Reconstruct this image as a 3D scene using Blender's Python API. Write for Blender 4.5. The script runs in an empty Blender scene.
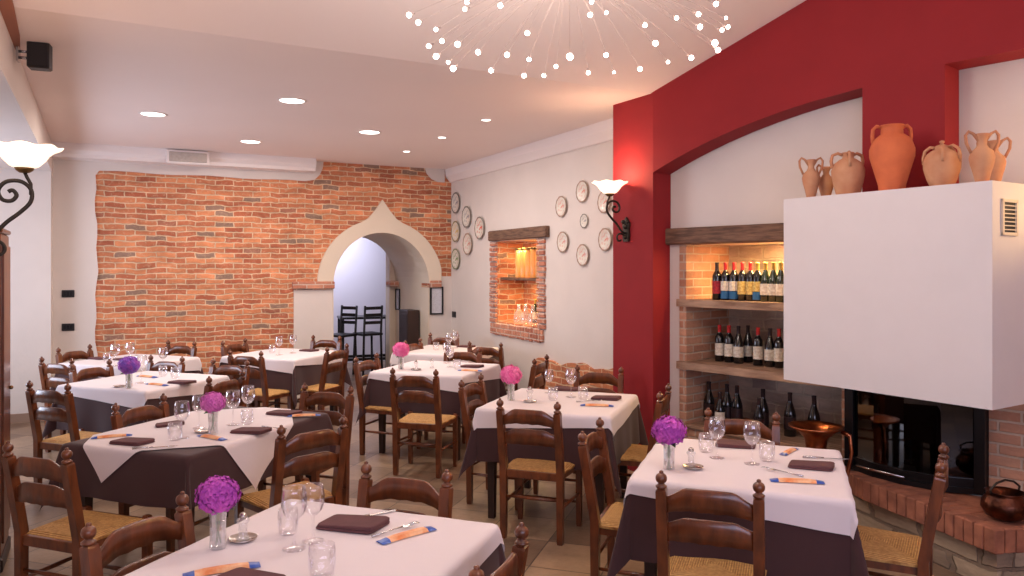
import bpy, math, random
from mathutils import Vector, Matrix
random.seed(7)
SC = bpy.context.scene
COL = SC.collection
PI = math.pi
H, F, YH = 1.72, 760.0, 268.0          # eye height (m), focal length (px), horizon row (px)

# ------------------------------------------------------------------ camera, exposure, world, big lights
cd = bpy.data.cameras.new('camera'); cam = bpy.data.objects.new('camera', cd); COL.objects.link(cam)
cam.location = (0, 0, H); cam.rotation_euler = (PI/2, 0, 0)
cd.sensor_width = 36; cd.lens = F/1024*36; cd.shift_y = -(288-YH)/1024; cd.clip_start = .05
SC.camera = cam
vs = SC.view_settings
vs.view_transform = 'Standard'; vs.look = 'None'; vs.gamma = 1; vs.use_curve_mapping = False
vs.exposure = -0.24
w = bpy.data.worlds.new('world'); SC.world = w; w.use_nodes = True
w.node_tree.nodes['Background'].inputs[0].default_value = (.75, .8, 1, 1)
w.node_tree.nodes['Background'].inputs[1].default_value = .4

def light(name, kind, loc, power, color, size=.1, size_y=None, target=None, spot=None, blend=.5):
    l = bpy.data.lights.new(name, kind); o = bpy.data.objects.new(name, l); COL.objects.link(o)
    l.energy = power; l.color = color; o.location = loc
    if kind == 'AREA':
        l.size = size
        if size_y: l.shape = 'RECTANGLE'; l.size_y = size_y
        else: l.shape = 'DISK'
    else:
        l.shadow_soft_size = size
    if kind == 'SPOT': l.spot_size = spot; l.spot_blend = blend
    if target is not None:
        o.rotation_euler = (Vector(target)-Vector(loc)).to_track_quat('-Z', 'Y').to_euler()
    return o
COOL, WARM, PINK = (.66, .70, 1.0), (1.0, .74, .52), (1.0, .89, .82)
light('rear_daylight_fill', 'AREA', (1.0, -1.35, 1.9), 135, COOL, 4.5, 1.7, (.2, 6, 3.3))  # added cool fill behind the viewer, aimed up to brighten the ceiling
light('aisle_daylight_fill', 'AREA', (-6.2, 6.0, 1.3), 130, (.72, .80, 1.0), 2.2, 1.4, (-1.5, 7.2, 3.4))  # added unseen fill in the side aisle, tilted up to lift the ceiling
light('next_room_daylight', 'AREA', (-3.2, 12.6, 2.6), 75, (.75, .78, 1.0), 1.5, 1.0, (-4.2, 14, 1.0))
light('chandelier_light', 'POINT', (.27, 3.6, 2.86), 56, PINK, .30)

# ------------------------------------------------------------------ helpers
def srgb(r, g, b):
    f = lambda c: (c/255/12.92) if c/255 <= .04045 else ((c/255+.055)/1.055)**2.4
    return (f(r), f(g), f(b), 1)
def at(x, y, z):
    """the point at height z seen at pixel (x, y)"""
    Y = F*(H-z)/(y-YH)
    return ((x-512)/F*Y, Y, z)
def rot(p, a):
    c, s = math.cos(a), math.sin(a); return (p[0]*c-p[1]*s, p[0]*s+p[1]*c)

def material(name, col, rough=.6, metal=0, var=.0, vscale=8, bump=0, bscale=40, col2=None, emit=None, estr=0, spec=None, coat=0, stretch=None, alpha=None, sheen=0):
    m = bpy.data.materials.new(name); m.use_nodes = True; nt = m.node_tree; N = nt.nodes; L = nt.links
    b = N['Principled BSDF']
    b.inputs['Base Color'].default_value = col; b.inputs['Roughness'].default_value = rough; b.inputs['Metallic'].default_value = metal
    if spec is not None: b.inputs['Specular IOR Level'].default_value = spec
    if coat: b.inputs['Coat Weight'].default_value = coat; b.inputs['Coat Roughness'].default_value = .15
    if sheen: b.inputs['Sheen Weight'].default_value = sheen
    if emit: b.inputs['Emission Color'].default_value = emit; b.inputs['Emission Strength'].default_value = estr
    tc = N.new('ShaderNodeTexCoord'); mp = N.new('ShaderNodeMapping'); L.new(tc.outputs['Object'], mp.inputs[0])
    if stretch: mp.inputs['Scale'].default_value = stretch
    if var or col2:
        n = N.new('ShaderNodeTexNoise'); n.inputs['Scale'].default_value = vscale; n.inputs['Detail'].default_value = 5
        L.new(mp.outputs[0], n.inputs[0])
        mx = N.new('ShaderNodeMix'); mx.data_type = 'RGBA'
        c2 = col2 or tuple(c*(1-var) for c in col[:3])+(1,)
        mx.inputs[6].default_value = col; mx.inputs[7].default_value = c2
        r = N.new('ShaderNodeMapRange'); r.inputs[1].default_value = .35; r.inputs[2].default_value = .65
        L.new(n.outputs[0], r.inputs[0]); L.new(r.outputs[0], mx.inputs[0]); L.new(mx.outputs[2], b.inputs['Base Color'])
    if bump:
        n2 = N.new('ShaderNodeTexNoise'); n2.inputs['Scale'].default_value = bscale; n2.inputs['Detail'].default_value = 4
        L.new(mp.outputs[0], n2.inputs[0])
        bp = N.new('ShaderNodeBump'); bp.inputs['Strength'].default_value = bump; bp.inputs['Distance'].default_value = .01
        L.new(n2.outputs[0], bp.inputs['Height']); L.new(bp.outputs[0], b.inputs['Normal'])
    return m

def brick_material(name, c1, c2, mortar, bw=.24, bh=.065, ms=.008, axes='XZ', bump=.8, rough=.85, dark=None, darkamt=.08, off=.5, rotz=0, squash=False, wobble=.012, stain=.35):
    m = bpy.data.materials.new(name); m.use_nodes = True; nt = m.node_tree; N = nt.nodes; L = nt.links
    b = N['Principled BSDF']; b.inputs['Roughness'].default_value = rough
    tc = N.new('ShaderNodeTexCoord'); sx = N.new('ShaderNodeSeparateXYZ'); cx = N.new('ShaderNodeCombineXYZ')
    L.new(tc.outputs['Object'], sx.inputs[0])
    if axes == 'XZ':
        ad = N.new('ShaderNodeMath'); ad.operation = 'ADD'
        L.new(sx.outputs['X'], ad.inputs[0]); L.new(sx.outputs['Y'], ad.inputs[1])
        L.new(ad.outputs[0], cx.inputs[0]); L.new(sx.outputs['Z'], cx.inputs[1])
    else:
        L.new(sx.outputs['X'], cx.inputs[0]); L.new(sx.outputs['Y'], cx.inputs[1])
    mp = N.new('ShaderNodeMapping'); mp.inputs['Rotation'].default_value = (0, 0, rotz); L.new(cx.outputs[0], mp.inputs[0])
    wn = N.new('ShaderNodeTexNoise'); wn.inputs['Scale'].default_value = 5; wn.inputs['Detail'].default_value = 3; L.new(mp.outputs[0], wn.inputs[0])
    ws = N.new('ShaderNodeVectorMath'); ws.operation = 'SCALE'; ws.inputs['Scale'].default_value = wobble*2
    sb = N.new('ShaderNodeVectorMath'); sb.operation = 'SUBTRACT'; sb.inputs[1].default_value = (.5, .5, .5)
    L.new(wn.outputs['Color'], sb.inputs[0]); L.new(sb.outputs[0], ws.inputs[0])
    va = N.new('ShaderNodeVectorMath'); L.new(mp.outputs[0], va.inputs[0]); L.new(ws.outputs[0], va.inputs[1])
    br = N.new('ShaderNodeTexBrick'); L.new(va.outputs[0], br.inputs['Vector'])
    br.inputs['Scale'].default_value = 1; br.inputs['Brick Width'].default_value = bw; br.inputs['Row Height'].default_value = bh
    br.inputs['Mortar Size'].default_value = ms; br.inputs['Mortar Smooth'].default_value = .4; br.offset = off
    br.inputs['Color1'].default_value = (0, 0, 0, 1); br.inputs['Color2'].default_value = (1, 1, 1, 1); br.inputs['Mortar'].default_value = (.5, .5, .5, 1)
    rp = N.new('ShaderNodeValToRGB'); el = rp.color_ramp.elements; rp.color_ramp.interpolation = 'LINEAR'
    mid = tuple((c1[q]+c2[q])/2 for q in range(3))+(1,)
    el[0].position = .12; el[0].color = c2; el[1].position = .85; el[1].color = c1
    e_ = el.new(.45); e_.color = mid
    if dark:
        e_ = el.new(.075); e_.color = c2
        e_ = el.new(.055); e_.color = dark; e_ = el.new(0.0); e_.color = dark
        e_ = el.new(.95); e_.color = tuple(min(1, q*1.12) for q in c1[:3])+(1,)
    L.new(br.outputs['Color'], rp.inputs[0])
    sn = N.new('ShaderNodeTexNoise'); sn.inputs['Scale'].default_value = 22; sn.inputs['Detail'].default_value = 6; sn.inputs['Roughness'].default_value = .7; L.new(mp.outputs[0], sn.inputs[0])
    sr = N.new('ShaderNodeMapRange'); sr.inputs[1].default_value = .52; sr.inputs[2].default_value = .72; sr.inputs[4].default_value = .55 if dark else .25; L.new(sn.outputs[0], sr.inputs[0])
    sm_ = N.new('ShaderNodeMath'); sm_.operation = 'MAXIMUM'; L.new(br.outputs['Fac'], sm_.inputs[0]); L.new(sr.outputs[0], sm_.inputs[1])
    mm_ = N.new('ShaderNodeMix'); mm_.data_type = 'RGBA'; L.new(sm_.outputs[0], mm_.inputs[0]); L.new(rp.outputs[0], mm_.inputs[6]); mm_.inputs[7].default_value = mortar
    # larger blotches over single bricks
    n = N.new('ShaderNodeTexNoise'); n.inputs['Scale'].default_value = 3.2; n.inputs['Detail'].default_value = 8; n.inputs['Roughness'].default_value = .65
    st = N.new('ShaderNodeMapping'); st.inputs['Scale'].default_value = (1, 2.4, 1) if axes == 'XZ' else (1, 1, 1)
    L.new(va.outputs[0], st.inputs[0]); L.new(st.outputs[0], n.inputs[0])
    r = N.new('ShaderNodeMapRange'); r.inputs[1].default_value = .3; r.inputs[2].default_value = .7; r.inputs[3].default_value = 1-stain; r.inputs[4].default_value = 1+stain*.55
    L.new(n.outputs[0], r.inputs[0])
    mu = N.new('ShaderNodeVectorMath'); mu.operation = 'SCALE'; L.new(mm_.outputs[2], mu.inputs[0]); L.new(r.outputs[0], mu.inputs['Scale'])
    last = mu.outputs[0]
    L.new(last, b.inputs['Base Color'])
    inv = N.new('ShaderNodeMath'); inv.operation = 'SUBTRACT'; inv.inputs[0].default_value = 1; L.new(br.outputs['Fac'], inv.inputs[1])
    n4 = N.new('ShaderNodeTexNoise'); n4.inputs['Scale'].default_value = 30; n4.inputs['Detail'].default_value = 4; L.new(va.outputs[0], n4.inputs[0])
    ma = N.new('ShaderNodeMath'); ma.operation = 'MULTIPLY_ADD'; ma.inputs[1].default_value = .6; L.new(n4.outputs[0], ma.inputs[0]); L.new(inv.outputs[0], ma.inputs[2])
    bp = N.new('ShaderNodeBump'); bp.inputs['Strength'].default_value = bump; bp.inputs['Distance'].default_value = .012
    L.new(ma.outputs[0], bp.inputs['Height']); L.new(bp.outputs[0], b.inputs['Normal'])
    return m

def glass_material(name, tint=(1, 1, 1, 1), refl=.55, body=0.0, bodycol=(1, 1, 1, 1)):
    m = bpy.data.materials.new(name); m.use_nodes = True; nt = m.node_tree; N = nt.nodes; L = nt.links
    N.remove(N['Principled BSDF']); out = N['Material Output']
    t = N.new('ShaderNodeBsdfTransparent'); t.inputs[0].default_value = tint
    g = N.new('ShaderNodeBsdfGlossy'); g.inputs['Roughness'].default_value = .03; g.inputs[0].default_value = (.95, .95, 1, 1)
    lw = N.new('ShaderNodeLayerWeight'); lw.inputs[0].default_value = .32
    mr = N.new('ShaderNodeMapRange'); mr.inputs[3].default_value = .05; mr.inputs[4].default_value = refl; L.new(lw.outputs['Facing'], mr.inputs[0])
    mx = N.new('ShaderNodeMixShader'); L.new(mr.outputs[0], mx.inputs[0]); L.new(t.outputs[0], mx.inputs[1]); L.new(g.outputs[0], mx.inputs[2])
    last = mx
    if body:
        d = N.new('ShaderNodeBsdfDiffuse'); d.inputs[0].default_value = bodycol
        m2 = N.new('ShaderNodeMixShader'); m2.inputs[0].default_value = body; L.new(mx.outputs[0], m2.inputs[1]); L.new(d.outputs[0], m2.inputs[2]); last = m2
    L.new(last.outputs[0], out.inputs[0])
    return m

class MB:
    """collects shapes, then links them as ONE mesh object"""
    def __init__(s): s.v = []; s.f = []; s.mi = []; s.sm = []; s.m = 0
    def add(s, vs_, fs, smooth=False):
        o = len(s.v); s.v += [tuple(p) for p in vs_]
        for f in fs: s.f.append(tuple(i+o for i in f)); s.mi.append(s.m); s.sm.append(smooth)
        return s
    def box(s, c, d, rz=0, bev=0, taper=1):
        x, y, z = d[0]/2, d[1]/2, d[2]/2
        if bev <= 0:
            P = []
            for k in (-1, 1):
                q = taper if k < 0 else 1
                for (i, j) in ((-1, -1), (1, -1), (1, 1), (-1, 1)):
                    a = rot((i*x*q, j*y*q), rz); P.append((c[0]+a[0], c[1]+a[1], c[2]+k*z))
            return s.add(P, [(3, 2, 1, 0), (4, 5, 6, 7), (0, 1, 5, 4), (1, 2, 6, 5), (2, 3, 7, 6), (3, 0, 4, 7)])
        P = []
        lv = [(-z, bev), (-z+bev, 0), (z-bev, 0), (z, bev)]
        for (zz, ins) in lv:
            a_, b_ = x-ins, y-ins; cbev = bev*.6
            for (px, py) in ((-a_+cbev, -b_), (a_-cbev, -b_), (a_, -b_+cbev), (a_, b_-cbev), (a_-cbev, b_), (-a_+cbev, b_), (-a_, b_-cbev), (-a_, -b_+cbev)):
                q = rot((px, py), rz); P.append((c[0]+q[0], c[1]+q[1], c[2]+zz))
        fs = [tuple(reversed(range(8))), tuple(range(24, 32))]
        for k in range(3):
            for i in range(8):
                j = (i+1) % 8; fs.append((k*8+i, k*8+j, k*8+8+j, k*8+8+i))
        return s.add(P, fs)
    def lathe(s, prof, c=(0, 0, 0), n=20, smooth=True, sx=1, sy=1, cap=False):
        P = []
        for (r, z) in prof:
            for i in range(n):
                a = 2*PI*i/n; P.append((c[0]+r*math.cos(a)*sx, c[1]+r*math.sin(a)*sy, c[2]+z))
        fs = []
        for k in range(len(prof)-1):
            for i in range(n):
                j = (i+1) % n; fs.append((k*n+i, k*n+j, (k+1)*n+j, (k+1)*n+i))
        if cap:
            fs.append(tuple(reversed(range(n)))); fs.append(tuple(range((len(prof)-1)*n, len(prof)*n)))
        return s.add(P, fs, smooth)
    def tube(s, pts, r, n=8, smooth=True, square=False, cap=True):
        pts = [Vector(p) for p in pts]; P = []
        rs = r if isinstance(r, (list, tuple)) else [r]*len(pts)
        up = Vector((0, 0, 1)); prev = None
        for i, p in enumerate(pts):
            t = (pts[min(i+1, len(pts)-1)]-pts[max(i-1, 0)]).normalized()
            if prev is None:
                a = t.cross(up); a = a.normalized() if a.length > .05 else t.cross(Vector((0, 1, 0))).normalized()
            else:
                a = (prev-t*prev.dot(t)); a = a.normalized() if a.length > 1e-6 else prev
            prev = a; b = t.cross(a)
            for k in range(n):
                an = 2*PI*(k+.5)/n
                P.append(p+a*math.cos(an)*rs[i]+b*math.sin(an)*rs[i])
        fs = []
        for i in range(len(pts)-1):
            for k in range(n):
                j = (k+1) % n; fs.append((i*n+k, i*n+j, (i+1)*n+j, (i+1)*n+k))
        if cap: fs.append(tuple(range(n))); fs.append(tuple(reversed(range((len(pts)-1)*n, len(pts)*n))))
        return s.add(P, fs, smooth)
    def prism(s, poly, a0, a1, axes='xy', smooth=False):
        """poly of 2D points extruded between a0 and a1 along the third axis"""
        n = len(poly); P = []
        for a in (a0, a1):
            for (u, v) in poly:
                P.append({'xy': (u, v, a), 'xz': (u, a, v), 'yz': (a, u, v)}[axes])
        fs = [tuple(reversed(range(n))), tuple(range(n, 2*n))]
        for i in range(n):
            j = (i+1) % n; fs.append((i, j, n+j, n+i))
        return s.add(P, fs, smooth)
    def quad(s, a, b, c, d): return s.add([a, b, c, d], [(0, 1, 2, 3)])
    def ball(s, c, r, n=10, sz=1):
        prof = [(max(r*math.sin(PI*k/(n//2+1)), 1e-4), -r*sz*math.cos(PI*k/(n//2+1))) for k in range(n//2+2)]
        return s.lathe(prof, c, n)
    def build(s, name, mats, parent=None, loc=None, rz=0, fix=True):
        me = bpy.data.meshes.new(name); me.from_pydata(s.v, [], s.f)
        if not isinstance(mats, (list, tuple)): mats = [mats]
        for m in mats: me.materials.append(m)
        me.polygons.foreach_set('material_index', s.mi); me.polygons.foreach_set('use_smooth', s.sm)
        me.update()
        if fix:
            import bmesh
            bm = bmesh.new(); bm.from_mesh(me); bmesh.ops.recalc_face_normals(bm, faces=bm.faces); bm.to_mesh(me); bm.free()
        o = bpy.data.objects.new(name, me); COL.objects.link(o)
        if parent: o.parent = parent
        if loc is not None: o.location = loc
        o.rotation_euler.z = rz
        return o
def tag(o, label=None, cat=None, group=None, kind=None):
    if label: o['label'] = label
    if cat: o['category'] = cat
    if group: o['group'] = group
    if kind: o['kind'] = kind
    return o
def struct(o): o['kind'] = 'structure'; return o
def empty(name, loc=(0, 0, 0), rz=0):
    o = bpy.data.objects.new(name, None); COL.objects.link(o); o.location = loc; o.rotation_euler = (0, 0, rz); o.empty_display_size = .1
    return o
def kids(o): return [c for c in bpy.data.objects if c.parent == o]
def copy_tree(o, parent=None):
    c = o.copy(); COL.objects.link(c)
    if parent: c.parent = parent
    for ch in kids(o): copy_tree(ch, c)
    return c
class Kind:
    """a thing built once; each place() after the first is a copy"""
    def __init__(s, maker): s.maker = maker; s.first = None; s.used = False
    def place(s, loc, rz, label, cat, group=None, scale=None):
        if s.first is None: s.first = s.maker(); o = s.first
        else: o = copy_tree(s.first)
        o.location = loc; o.rotation_euler = (0, 0, rz); o.scale = (scale,)*3 if scale and not isinstance(scale, tuple) else (scale or (1, 1, 1))
        tag(o, label, cat, group)
        if not group and 'group' in o: del o['group']
        return o

# ------------------------------------------------------------------ materials
M = {}
M['plaster'] = material('cream_plaster', srgb(218, 207, 200), .85, var=.05, vscale=2, bump=.12, bscale=25)
M['plaster_warm'] = material('beige_plaster', srgb(224, 208, 188), .85, var=.06, vscale=2, bump=.1, bscale=25)
M['ceiling'] = material('ceiling_paint', srgb(240, 226, 220), .9, var=.02, vscale=1)
M['moulding'] = material('white_moulding', srgb(236, 226, 222), .7)
M['red'] = material('red_paint', srgb(144, 37, 41), .7, spec=.2, var=.08, vscale=3, bump=.05, bscale=30)
M['brick'] = brick_material('old_orange_brick', srgb(216, 138, 94), srgb(178, 98, 68), srgb(226, 192, 158), .225, .066, .0085, dark=srgb(150, 118, 100), wobble=.032, stain=.36)
M['brick_red'] = brick_material('red_brick', srgb(204, 140, 112), srgb(178, 110, 88), srgb(214, 184, 166), .22, .06, .009, wobble=.006, stain=.25)
M['brick_pale'] = brick_material('pale_brick', srgb(206, 156, 126), srgb(188, 132, 104), srgb(205, 180, 158), .24, .068, .009, wobble=.006, stain=.25)
M['stone_back'] = brick_material('grey_stone_back', srgb(206, 186, 170), srgb(176, 156, 146), srgb(206, 190, 174), .24, .10, .01, wobble=.03, stain=.35)
M['floor'] = brick_material('beige_floor_tile', srgb(160, 132, 106), srgb(120, 96, 78), srgb(84, 68, 58), .42, .42, .005, axes='XY', bump=.25, rough=.36, off=0, rotz=math.radians(18), wobble=.0, stain=.3)
M['beam'] = material('old_oak_beam', srgb(128, 96, 76), .8, col2=srgb(86, 62, 50), vscale=6, bump=.6, bscale=12, stretch=(1, 8, 8))
M['shelf'] = material('shelf_board', srgb(176, 142, 116), .7, col2=srgb(128, 96, 74), vscale=5, bump=.3, bscale=20, stretch=(1, 6, 6))
M['wood'] = material('varnished_chair_wood', srgb(118, 62, 32), .3, col2=srgb(84, 42, 23), vscale=9, bump=.05, bscale=30, stretch=(3, 3, 1), coat=.35)
M['rush'] = None
M['white_cloth'] = material('white_tablecloth_linen', srgb(226, 214, 216), .85, var=.02, vscale=3, bump=.12, bscale=14, sheen=.2)
M['brown_cloth'] = material('brown_tablecloth_linen', srgb(66, 37, 38), .9, var=.12, vscale=3, bump=.12, bscale=14, sheen=.15)
M['napkin'] = material('brown_napkin_cloth', srgb(98, 60, 62), .9, var=.1, vscale=20, bump=.2, bscale=90)
M['dark_wood'] = material('dark_table_wood', srgb(52, 32, 26), .5, var=.2)
M['iron'] = material('wrought_iron', srgb(70, 62, 54), .5, metal=.7, var=.3, vscale=30)
M['black'] = material('black_metal', srgb(24, 22, 24), .35, metal=.3)
M['plastic'] = material('black_plastic', srgb(28, 24, 26), .45)
M['chrome'] = material('chrome', srgb(200, 198, 200), .2, metal=1)
M['silver'] = material('silver_plate', srgb(190, 182, 176), .25, metal=1)
M['brass'] = material('dull_brass', srgb(130, 104, 66), .4, metal=.9)
M['copper'] = material('hammered_copper', srgb(206, 124, 84), .28, metal=1, col2=srgb(130, 74, 52), vscale=9, bump=.25, bscale=50)
M['copper_dark'] = material('shaded_copper', srgb(112, 66, 48), .34, metal=1, col2=srgb(46, 30, 28), vscale=8, bump=.25, bscale=50)  # copper darkened in colour to stand for the low light at the hearth
M['terracotta'] = material('terracotta', srgb(196, 146, 110), .85, col2=srgb(180, 116, 82), vscale=7, bump=.25, bscale=40)
M['terracotta_red'] = material('orange_terracotta', srgb(212, 112, 66), .8, col2=srgb(190, 96, 58), vscale=6, bump=.2, bscale=40)
M['glass'] = glass_material('clear_glass', refl=.7)
M['glass_cut'] = glass_material('cut_glass', refl=.8, body=.16, bodycol=(.9, .88, .82, 1))
M['glass_dark'] = glass_material('smoked_fire_glass', (.22, .2, .2, 1), refl=.5)
M['glass_amber'] = glass_material('amber_glass', (1, .75, .35, 1), refl=.5, body=.45, bodycol=(.85, .62, .25, 1))
M['shade'] = material('lit_frosted_glass', srgb(255, 240, 225), .4, emit=(1, .78, .58, 1), estr=1.7)
M['bulb'] = material('lit_bulb', (1, 1, 1, 1), .4, emit=(1, .86, .76, 1), estr=26)
M['downlight'] = material('lit_downlight', (1, 1, 1, 1), .4, emit=(1, .9, .82, 1), estr=7)
M['white_paint'] = material('white_hood_paint', srgb(220, 212, 210), .8, var=.02)
M['stem'] = material('green_stem', srgb(90, 120, 60), .6)
M['leaf'] = material('green_leaf', srgb(70, 104, 52), .6)
for k, a, b in (('pink', (240, 96, 166), (250, 140, 190)), ('magenta', (206, 88, 192), (164, 56, 168)), ('violet', (136, 92, 206), (188, 88, 192)), ('mauve', (208, 96, 190), (228, 128, 196))):
    M[k] = material(k+'_petals', srgb(*a), .7, col2=srgb(*b), vscale=18)
M['blue_foil'] = material('blue_wrapper_end', srgb(46, 84, 170), .35)
M['orange_paper'] = material('printed_orange_wrapper', srgb(222, 130, 72), .5, col2=srgb(240, 186, 140), vscale=30)
M['bottle'] = material('dark_bottle_glass', srgb(18, 16, 18), .12, coat=.5)
M['bottle_green'] = material('green_bottle_glass', srgb(22, 34, 20), .12, coat=.5)
M['lab_white'] = material('white_bottle_label', srgb(228, 220, 206), .7, col2=srgb(196, 180, 160), vscale=60)
M['lab_yellow'] = material('yellow_bottle_label', srgb(226, 200, 120), .7, col2=srgb(180, 140, 70), vscale=60)
M['lab_red'] = material('red_bottle_label', srgb(180, 30, 44), .7, col2=srgb(120, 20, 34), vscale=60)
M['lab_blue'] = material('blue_bottle_label', srgb(30, 92, 140), .6)
M['cap_red'] = material('red_capsule', srgb(190, 36, 40), .4)
M['cap_dark'] = material('dark_capsule', srgb(48, 30, 32), .4)
M['cap_gold'] = material('gold_capsule', srgb(180, 150, 80), .4, metal=.5)
M['wire'] = material('matt_thin_wire', srgb(176, 152, 142), .8)
M['paper'] = material('printed_menu_paper', srgb(206, 206, 214), .7, var=.15, vscale=60)
M['log'] = material('charred_log', srgb(86, 68, 56), .9, col2=srgb(40, 32, 28), vscale=10, bump=.6)
M['soot'] = material('sooty_firebrick', srgb(40, 34, 32), .9, var=.4)
M['frost'] = material('translucent_lamp_cover', srgb(188, 176, 166), .25, var=.12, vscale=40)

def rush_material():
    m = bpy.data.materials.new('woven_rush'); m.use_nodes = True; N = m.node_tree.nodes; L = m.node_tree.links
    b = N['Principled BSDF']; b.inputs['Roughness'].default_value = .75
    tc = N.new('ShaderNodeTexCoord'); sx = N.new('ShaderNodeSeparateXYZ'); L.new(tc.outputs['Object'], sx.inputs[0])
    def mm(op, a, b_=None, c=None):
        n = N.new('ShaderNodeMath'); n.operation = op
        for i, q in enumerate((a, b_, c)):
            if q is None: continue
            if isinstance(q, (int, float)): n.inputs[i].default_value = q
            else: L.new(q, n.inputs[i])
        return n.outputs[0]
    ax, ay = mm('ABSOLUTE', sx.outputs['X']), mm('ABSOLUTE', sx.outputs['Y'])
    mx = mm('MAXIMUM', ax, ay)                                  # concentric squares, as rush is wound
    s = mm('SINE', mm('MULTIPLY', mx, 620.0))
    nz = N.new('ShaderNodeTexNoise'); nz.inputs['Scale'].default_value = 60; L.new(tc.outputs['Object'], nz.inputs[0])
    t = mm('MULTIPLY_ADD', s, .28, nz.outputs[0])
    mix = N.new('ShaderNodeMix'); mix.data_type = 'RGBA'; mix.inputs[6].default_value = srgb(150, 98, 46); mix.inputs[7].default_value = srgb(226, 178, 108)
    L.new(t, mix.inputs[0]); L.new(mix.outputs[2], b.inputs['Base Color'])
    bp = N.new('ShaderNodeBump'); bp.inputs['Strength'].default_value = .6; bp.inputs['Distance'].default_value = .004
    L.new(s, bp.inputs['Height']); L.new(bp.outputs[0], b.inputs['Normal'])
    return m
M['rush'] = rush_material()

# ------------------------------------------------------------------ setting: floor, ceiling, walls
BK_O, BK_R = (-5.26, 8.85, 0), math.atan2(.4545, .891)          # back wall frame: x along the wall, y into the wall
RT_O, RT_R = (-.886, 11.08, 0), -math.atan2(.891, .4545)        # wall with the plates
RD_O, RD_R = (1.152, 6.21, 0), -math.atan2(.764, .645)          # red wall with the fireplace
def RD(s, y, z=0): a = rot((s, y), RD_R); return (RD_O[0]+a[0], RD_O[1]+a[1], z)
def RT(s, y, z=0): a = rot((s, y), RT_R); return (RT_O[0]+a[0], RT_O[1]+a[1], z)
def BK(s, y, z=0): a = rot((s, y), BK_R); return (BK_O[0]+a[0], BK_O[1]+a[1], z)
CZ = 3.15
fl = MB(); fl.box((0, 6, -.05), (17, 20, .1)); struct(fl.build('floor', M['floor']))

# ceiling: flat at the back, rising towards the viewer in front of a crease
n_ = (.47, -.883)
def rise(x, y):
    d = (x-1.16)*n_[0]+(y-6.25)*n_[1]; return CZ+.3*max(0, min(d, 2.4))
P1, P3, P4 = (-2.79, 4.13), (1.16, 6.25), (2.4, 6.91)
L2 = (-2.2, 3.05)
c = MB()
c.add([(-6.6, 13, CZ), (-6.6, 4.13, CZ), P1+(CZ,), P3+(CZ,), P4+(CZ,), (2.4, 13, CZ)], [tuple(range(6))])
a2 = (P3[0]+2.4*n_[0], P3[1]+2.4*n_[1]); t2 = (.883, .47)
z2 = CZ+.72
def cp(k): return (a2[0]+t2[0]*k, a2[1]+t2[1]*k)
q0, q1 = cp(-4.0), cp(4.0)
l2z = rise(*L2)
c.add([P1+(CZ,), P3+(CZ,), a2+(z2,), q0+(z2,), L2+(l2z,)], [(0, 1, 2, 3, 4)])
c.add([P3+(CZ,), P4+(CZ,), q1+(z2,), a2+(z2,)], [(0, 1, 2, 3)])
c.add([L2+(l2z,), q0+(z2,), (q0[0], -1.5, z2), (-3.4, -1.5, z2), (-2.6, 2.0, z2)], [(0, 1, 2, 3, 4)])
c.add([q0+(z2,), q1+(z2,), (7, q1[1], z2), (7, -1.5, z2), (q0[0], -1.5, z2)], [(0, 1, 2, 3, 4)])
struct(c.build('ceiling', M['ceiling'], fix=False))

# back wall: brick, with the arched passage
SL, SR, ZS, RA = 3.17, 4.56, 1.50, .695
SC_ = (SL+SR)/2
NA = 28
arc = [(SC_-RA*math.cos(PI*i/NA), ZS+RA*math.sin(PI*i/NA)*1.04) for i in range(NA+1)]
b = MB()
b.box((SL/2-.5, .15, CZ/2), (SL+1, .3, CZ))
b.box(((SR+5.4)/2, .15, CZ/2), (5.4-SR, .3, CZ))
for i in range(NA):
    (x0, z0), (x1, z1) = arc[i], arc[i+1]
    b.prism([(x0, z0), (x1, z1), (x1, CZ), (x0, CZ)], 0, .3, 'xz')
struct(b.build('wall_back', M['brick'], None, BK_O, BK_R))
# plaster over the brick
p = MB()
edge = [(.37+.012*math.sin(k*1.7)+.01*math.sin(k*.6), k*.14) for k in range(0, 20)]
top = [(.40+k*.2, 2.875+.008*math.sin(k*1.3)) for k in range(0, 13)]
p.prism([(-.2, 0)]+edge+[(.36, 2.82)]+top+[(2.93, 2.90), (3.0, 2.97), (3.04, 3.06), (3.05, CZ), (-.2, CZ)], -.02, .001, 'xz')
p.prism([(2.66, 0), (SL, 0), (SL, 1.43), (2.66, 1.43)], -.02, .001, 'xz')
p.prism([(SR, 0), (4.92, 0), (4.92, 1.60), (4.72, 1.60), (4.72, 1.43), (SR, 1.43)], -.02, .001, 'xz')
p.prism([(4.50, CZ), (4.53, 3.07), (4.60, 3.0), (4.70, 2.96), (4.80, 2.96), (4.80, CZ)], -.02, .001, 'xz')
struct(p.build('trim_1', M['plaster'], None, BK_O, BK_R))
# arch surround with its ogee tip
p = MB()
def outer(i):
    a = PI*i/NA; R = .90+.0*a
    x = SC_-R*math.cos(a); z = ZS+R*math.sin(a)
    k = max(0, 1-abs(x-SC_)/.26); z += .27*k**1.5
    return (min(x, 4.74), z)
for i in range(NA):
    p.prism([arc[i], arc[i+1], outer(i+1), outer(i)], -.045, .02, 'xz')
    inn = [(SC_+(x-SC_)*.985, ZS+(z-ZS)*.985) for (x, z) in (arc[i], arc[i+1])]
    p.prism([inn[0], inn[1], arc[i+1], arc[i]], -.045, .32, 'xz')
p.box((SL+.006, .14, .72), (.012, .34, 1.44)); p.box((SR-.006, .14, .72), (.012, .34, 1.44))
struct(p.build('trim_2', M['plaster_warm'], None, BK_O, BK_R))
p = MB(); p.box((2.915, -.02, 1.49), (.55, .1, .10), bev=.008); p.box((4.65, -.02, 1.49), (.17, .1, .10), bev=.008)
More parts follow.
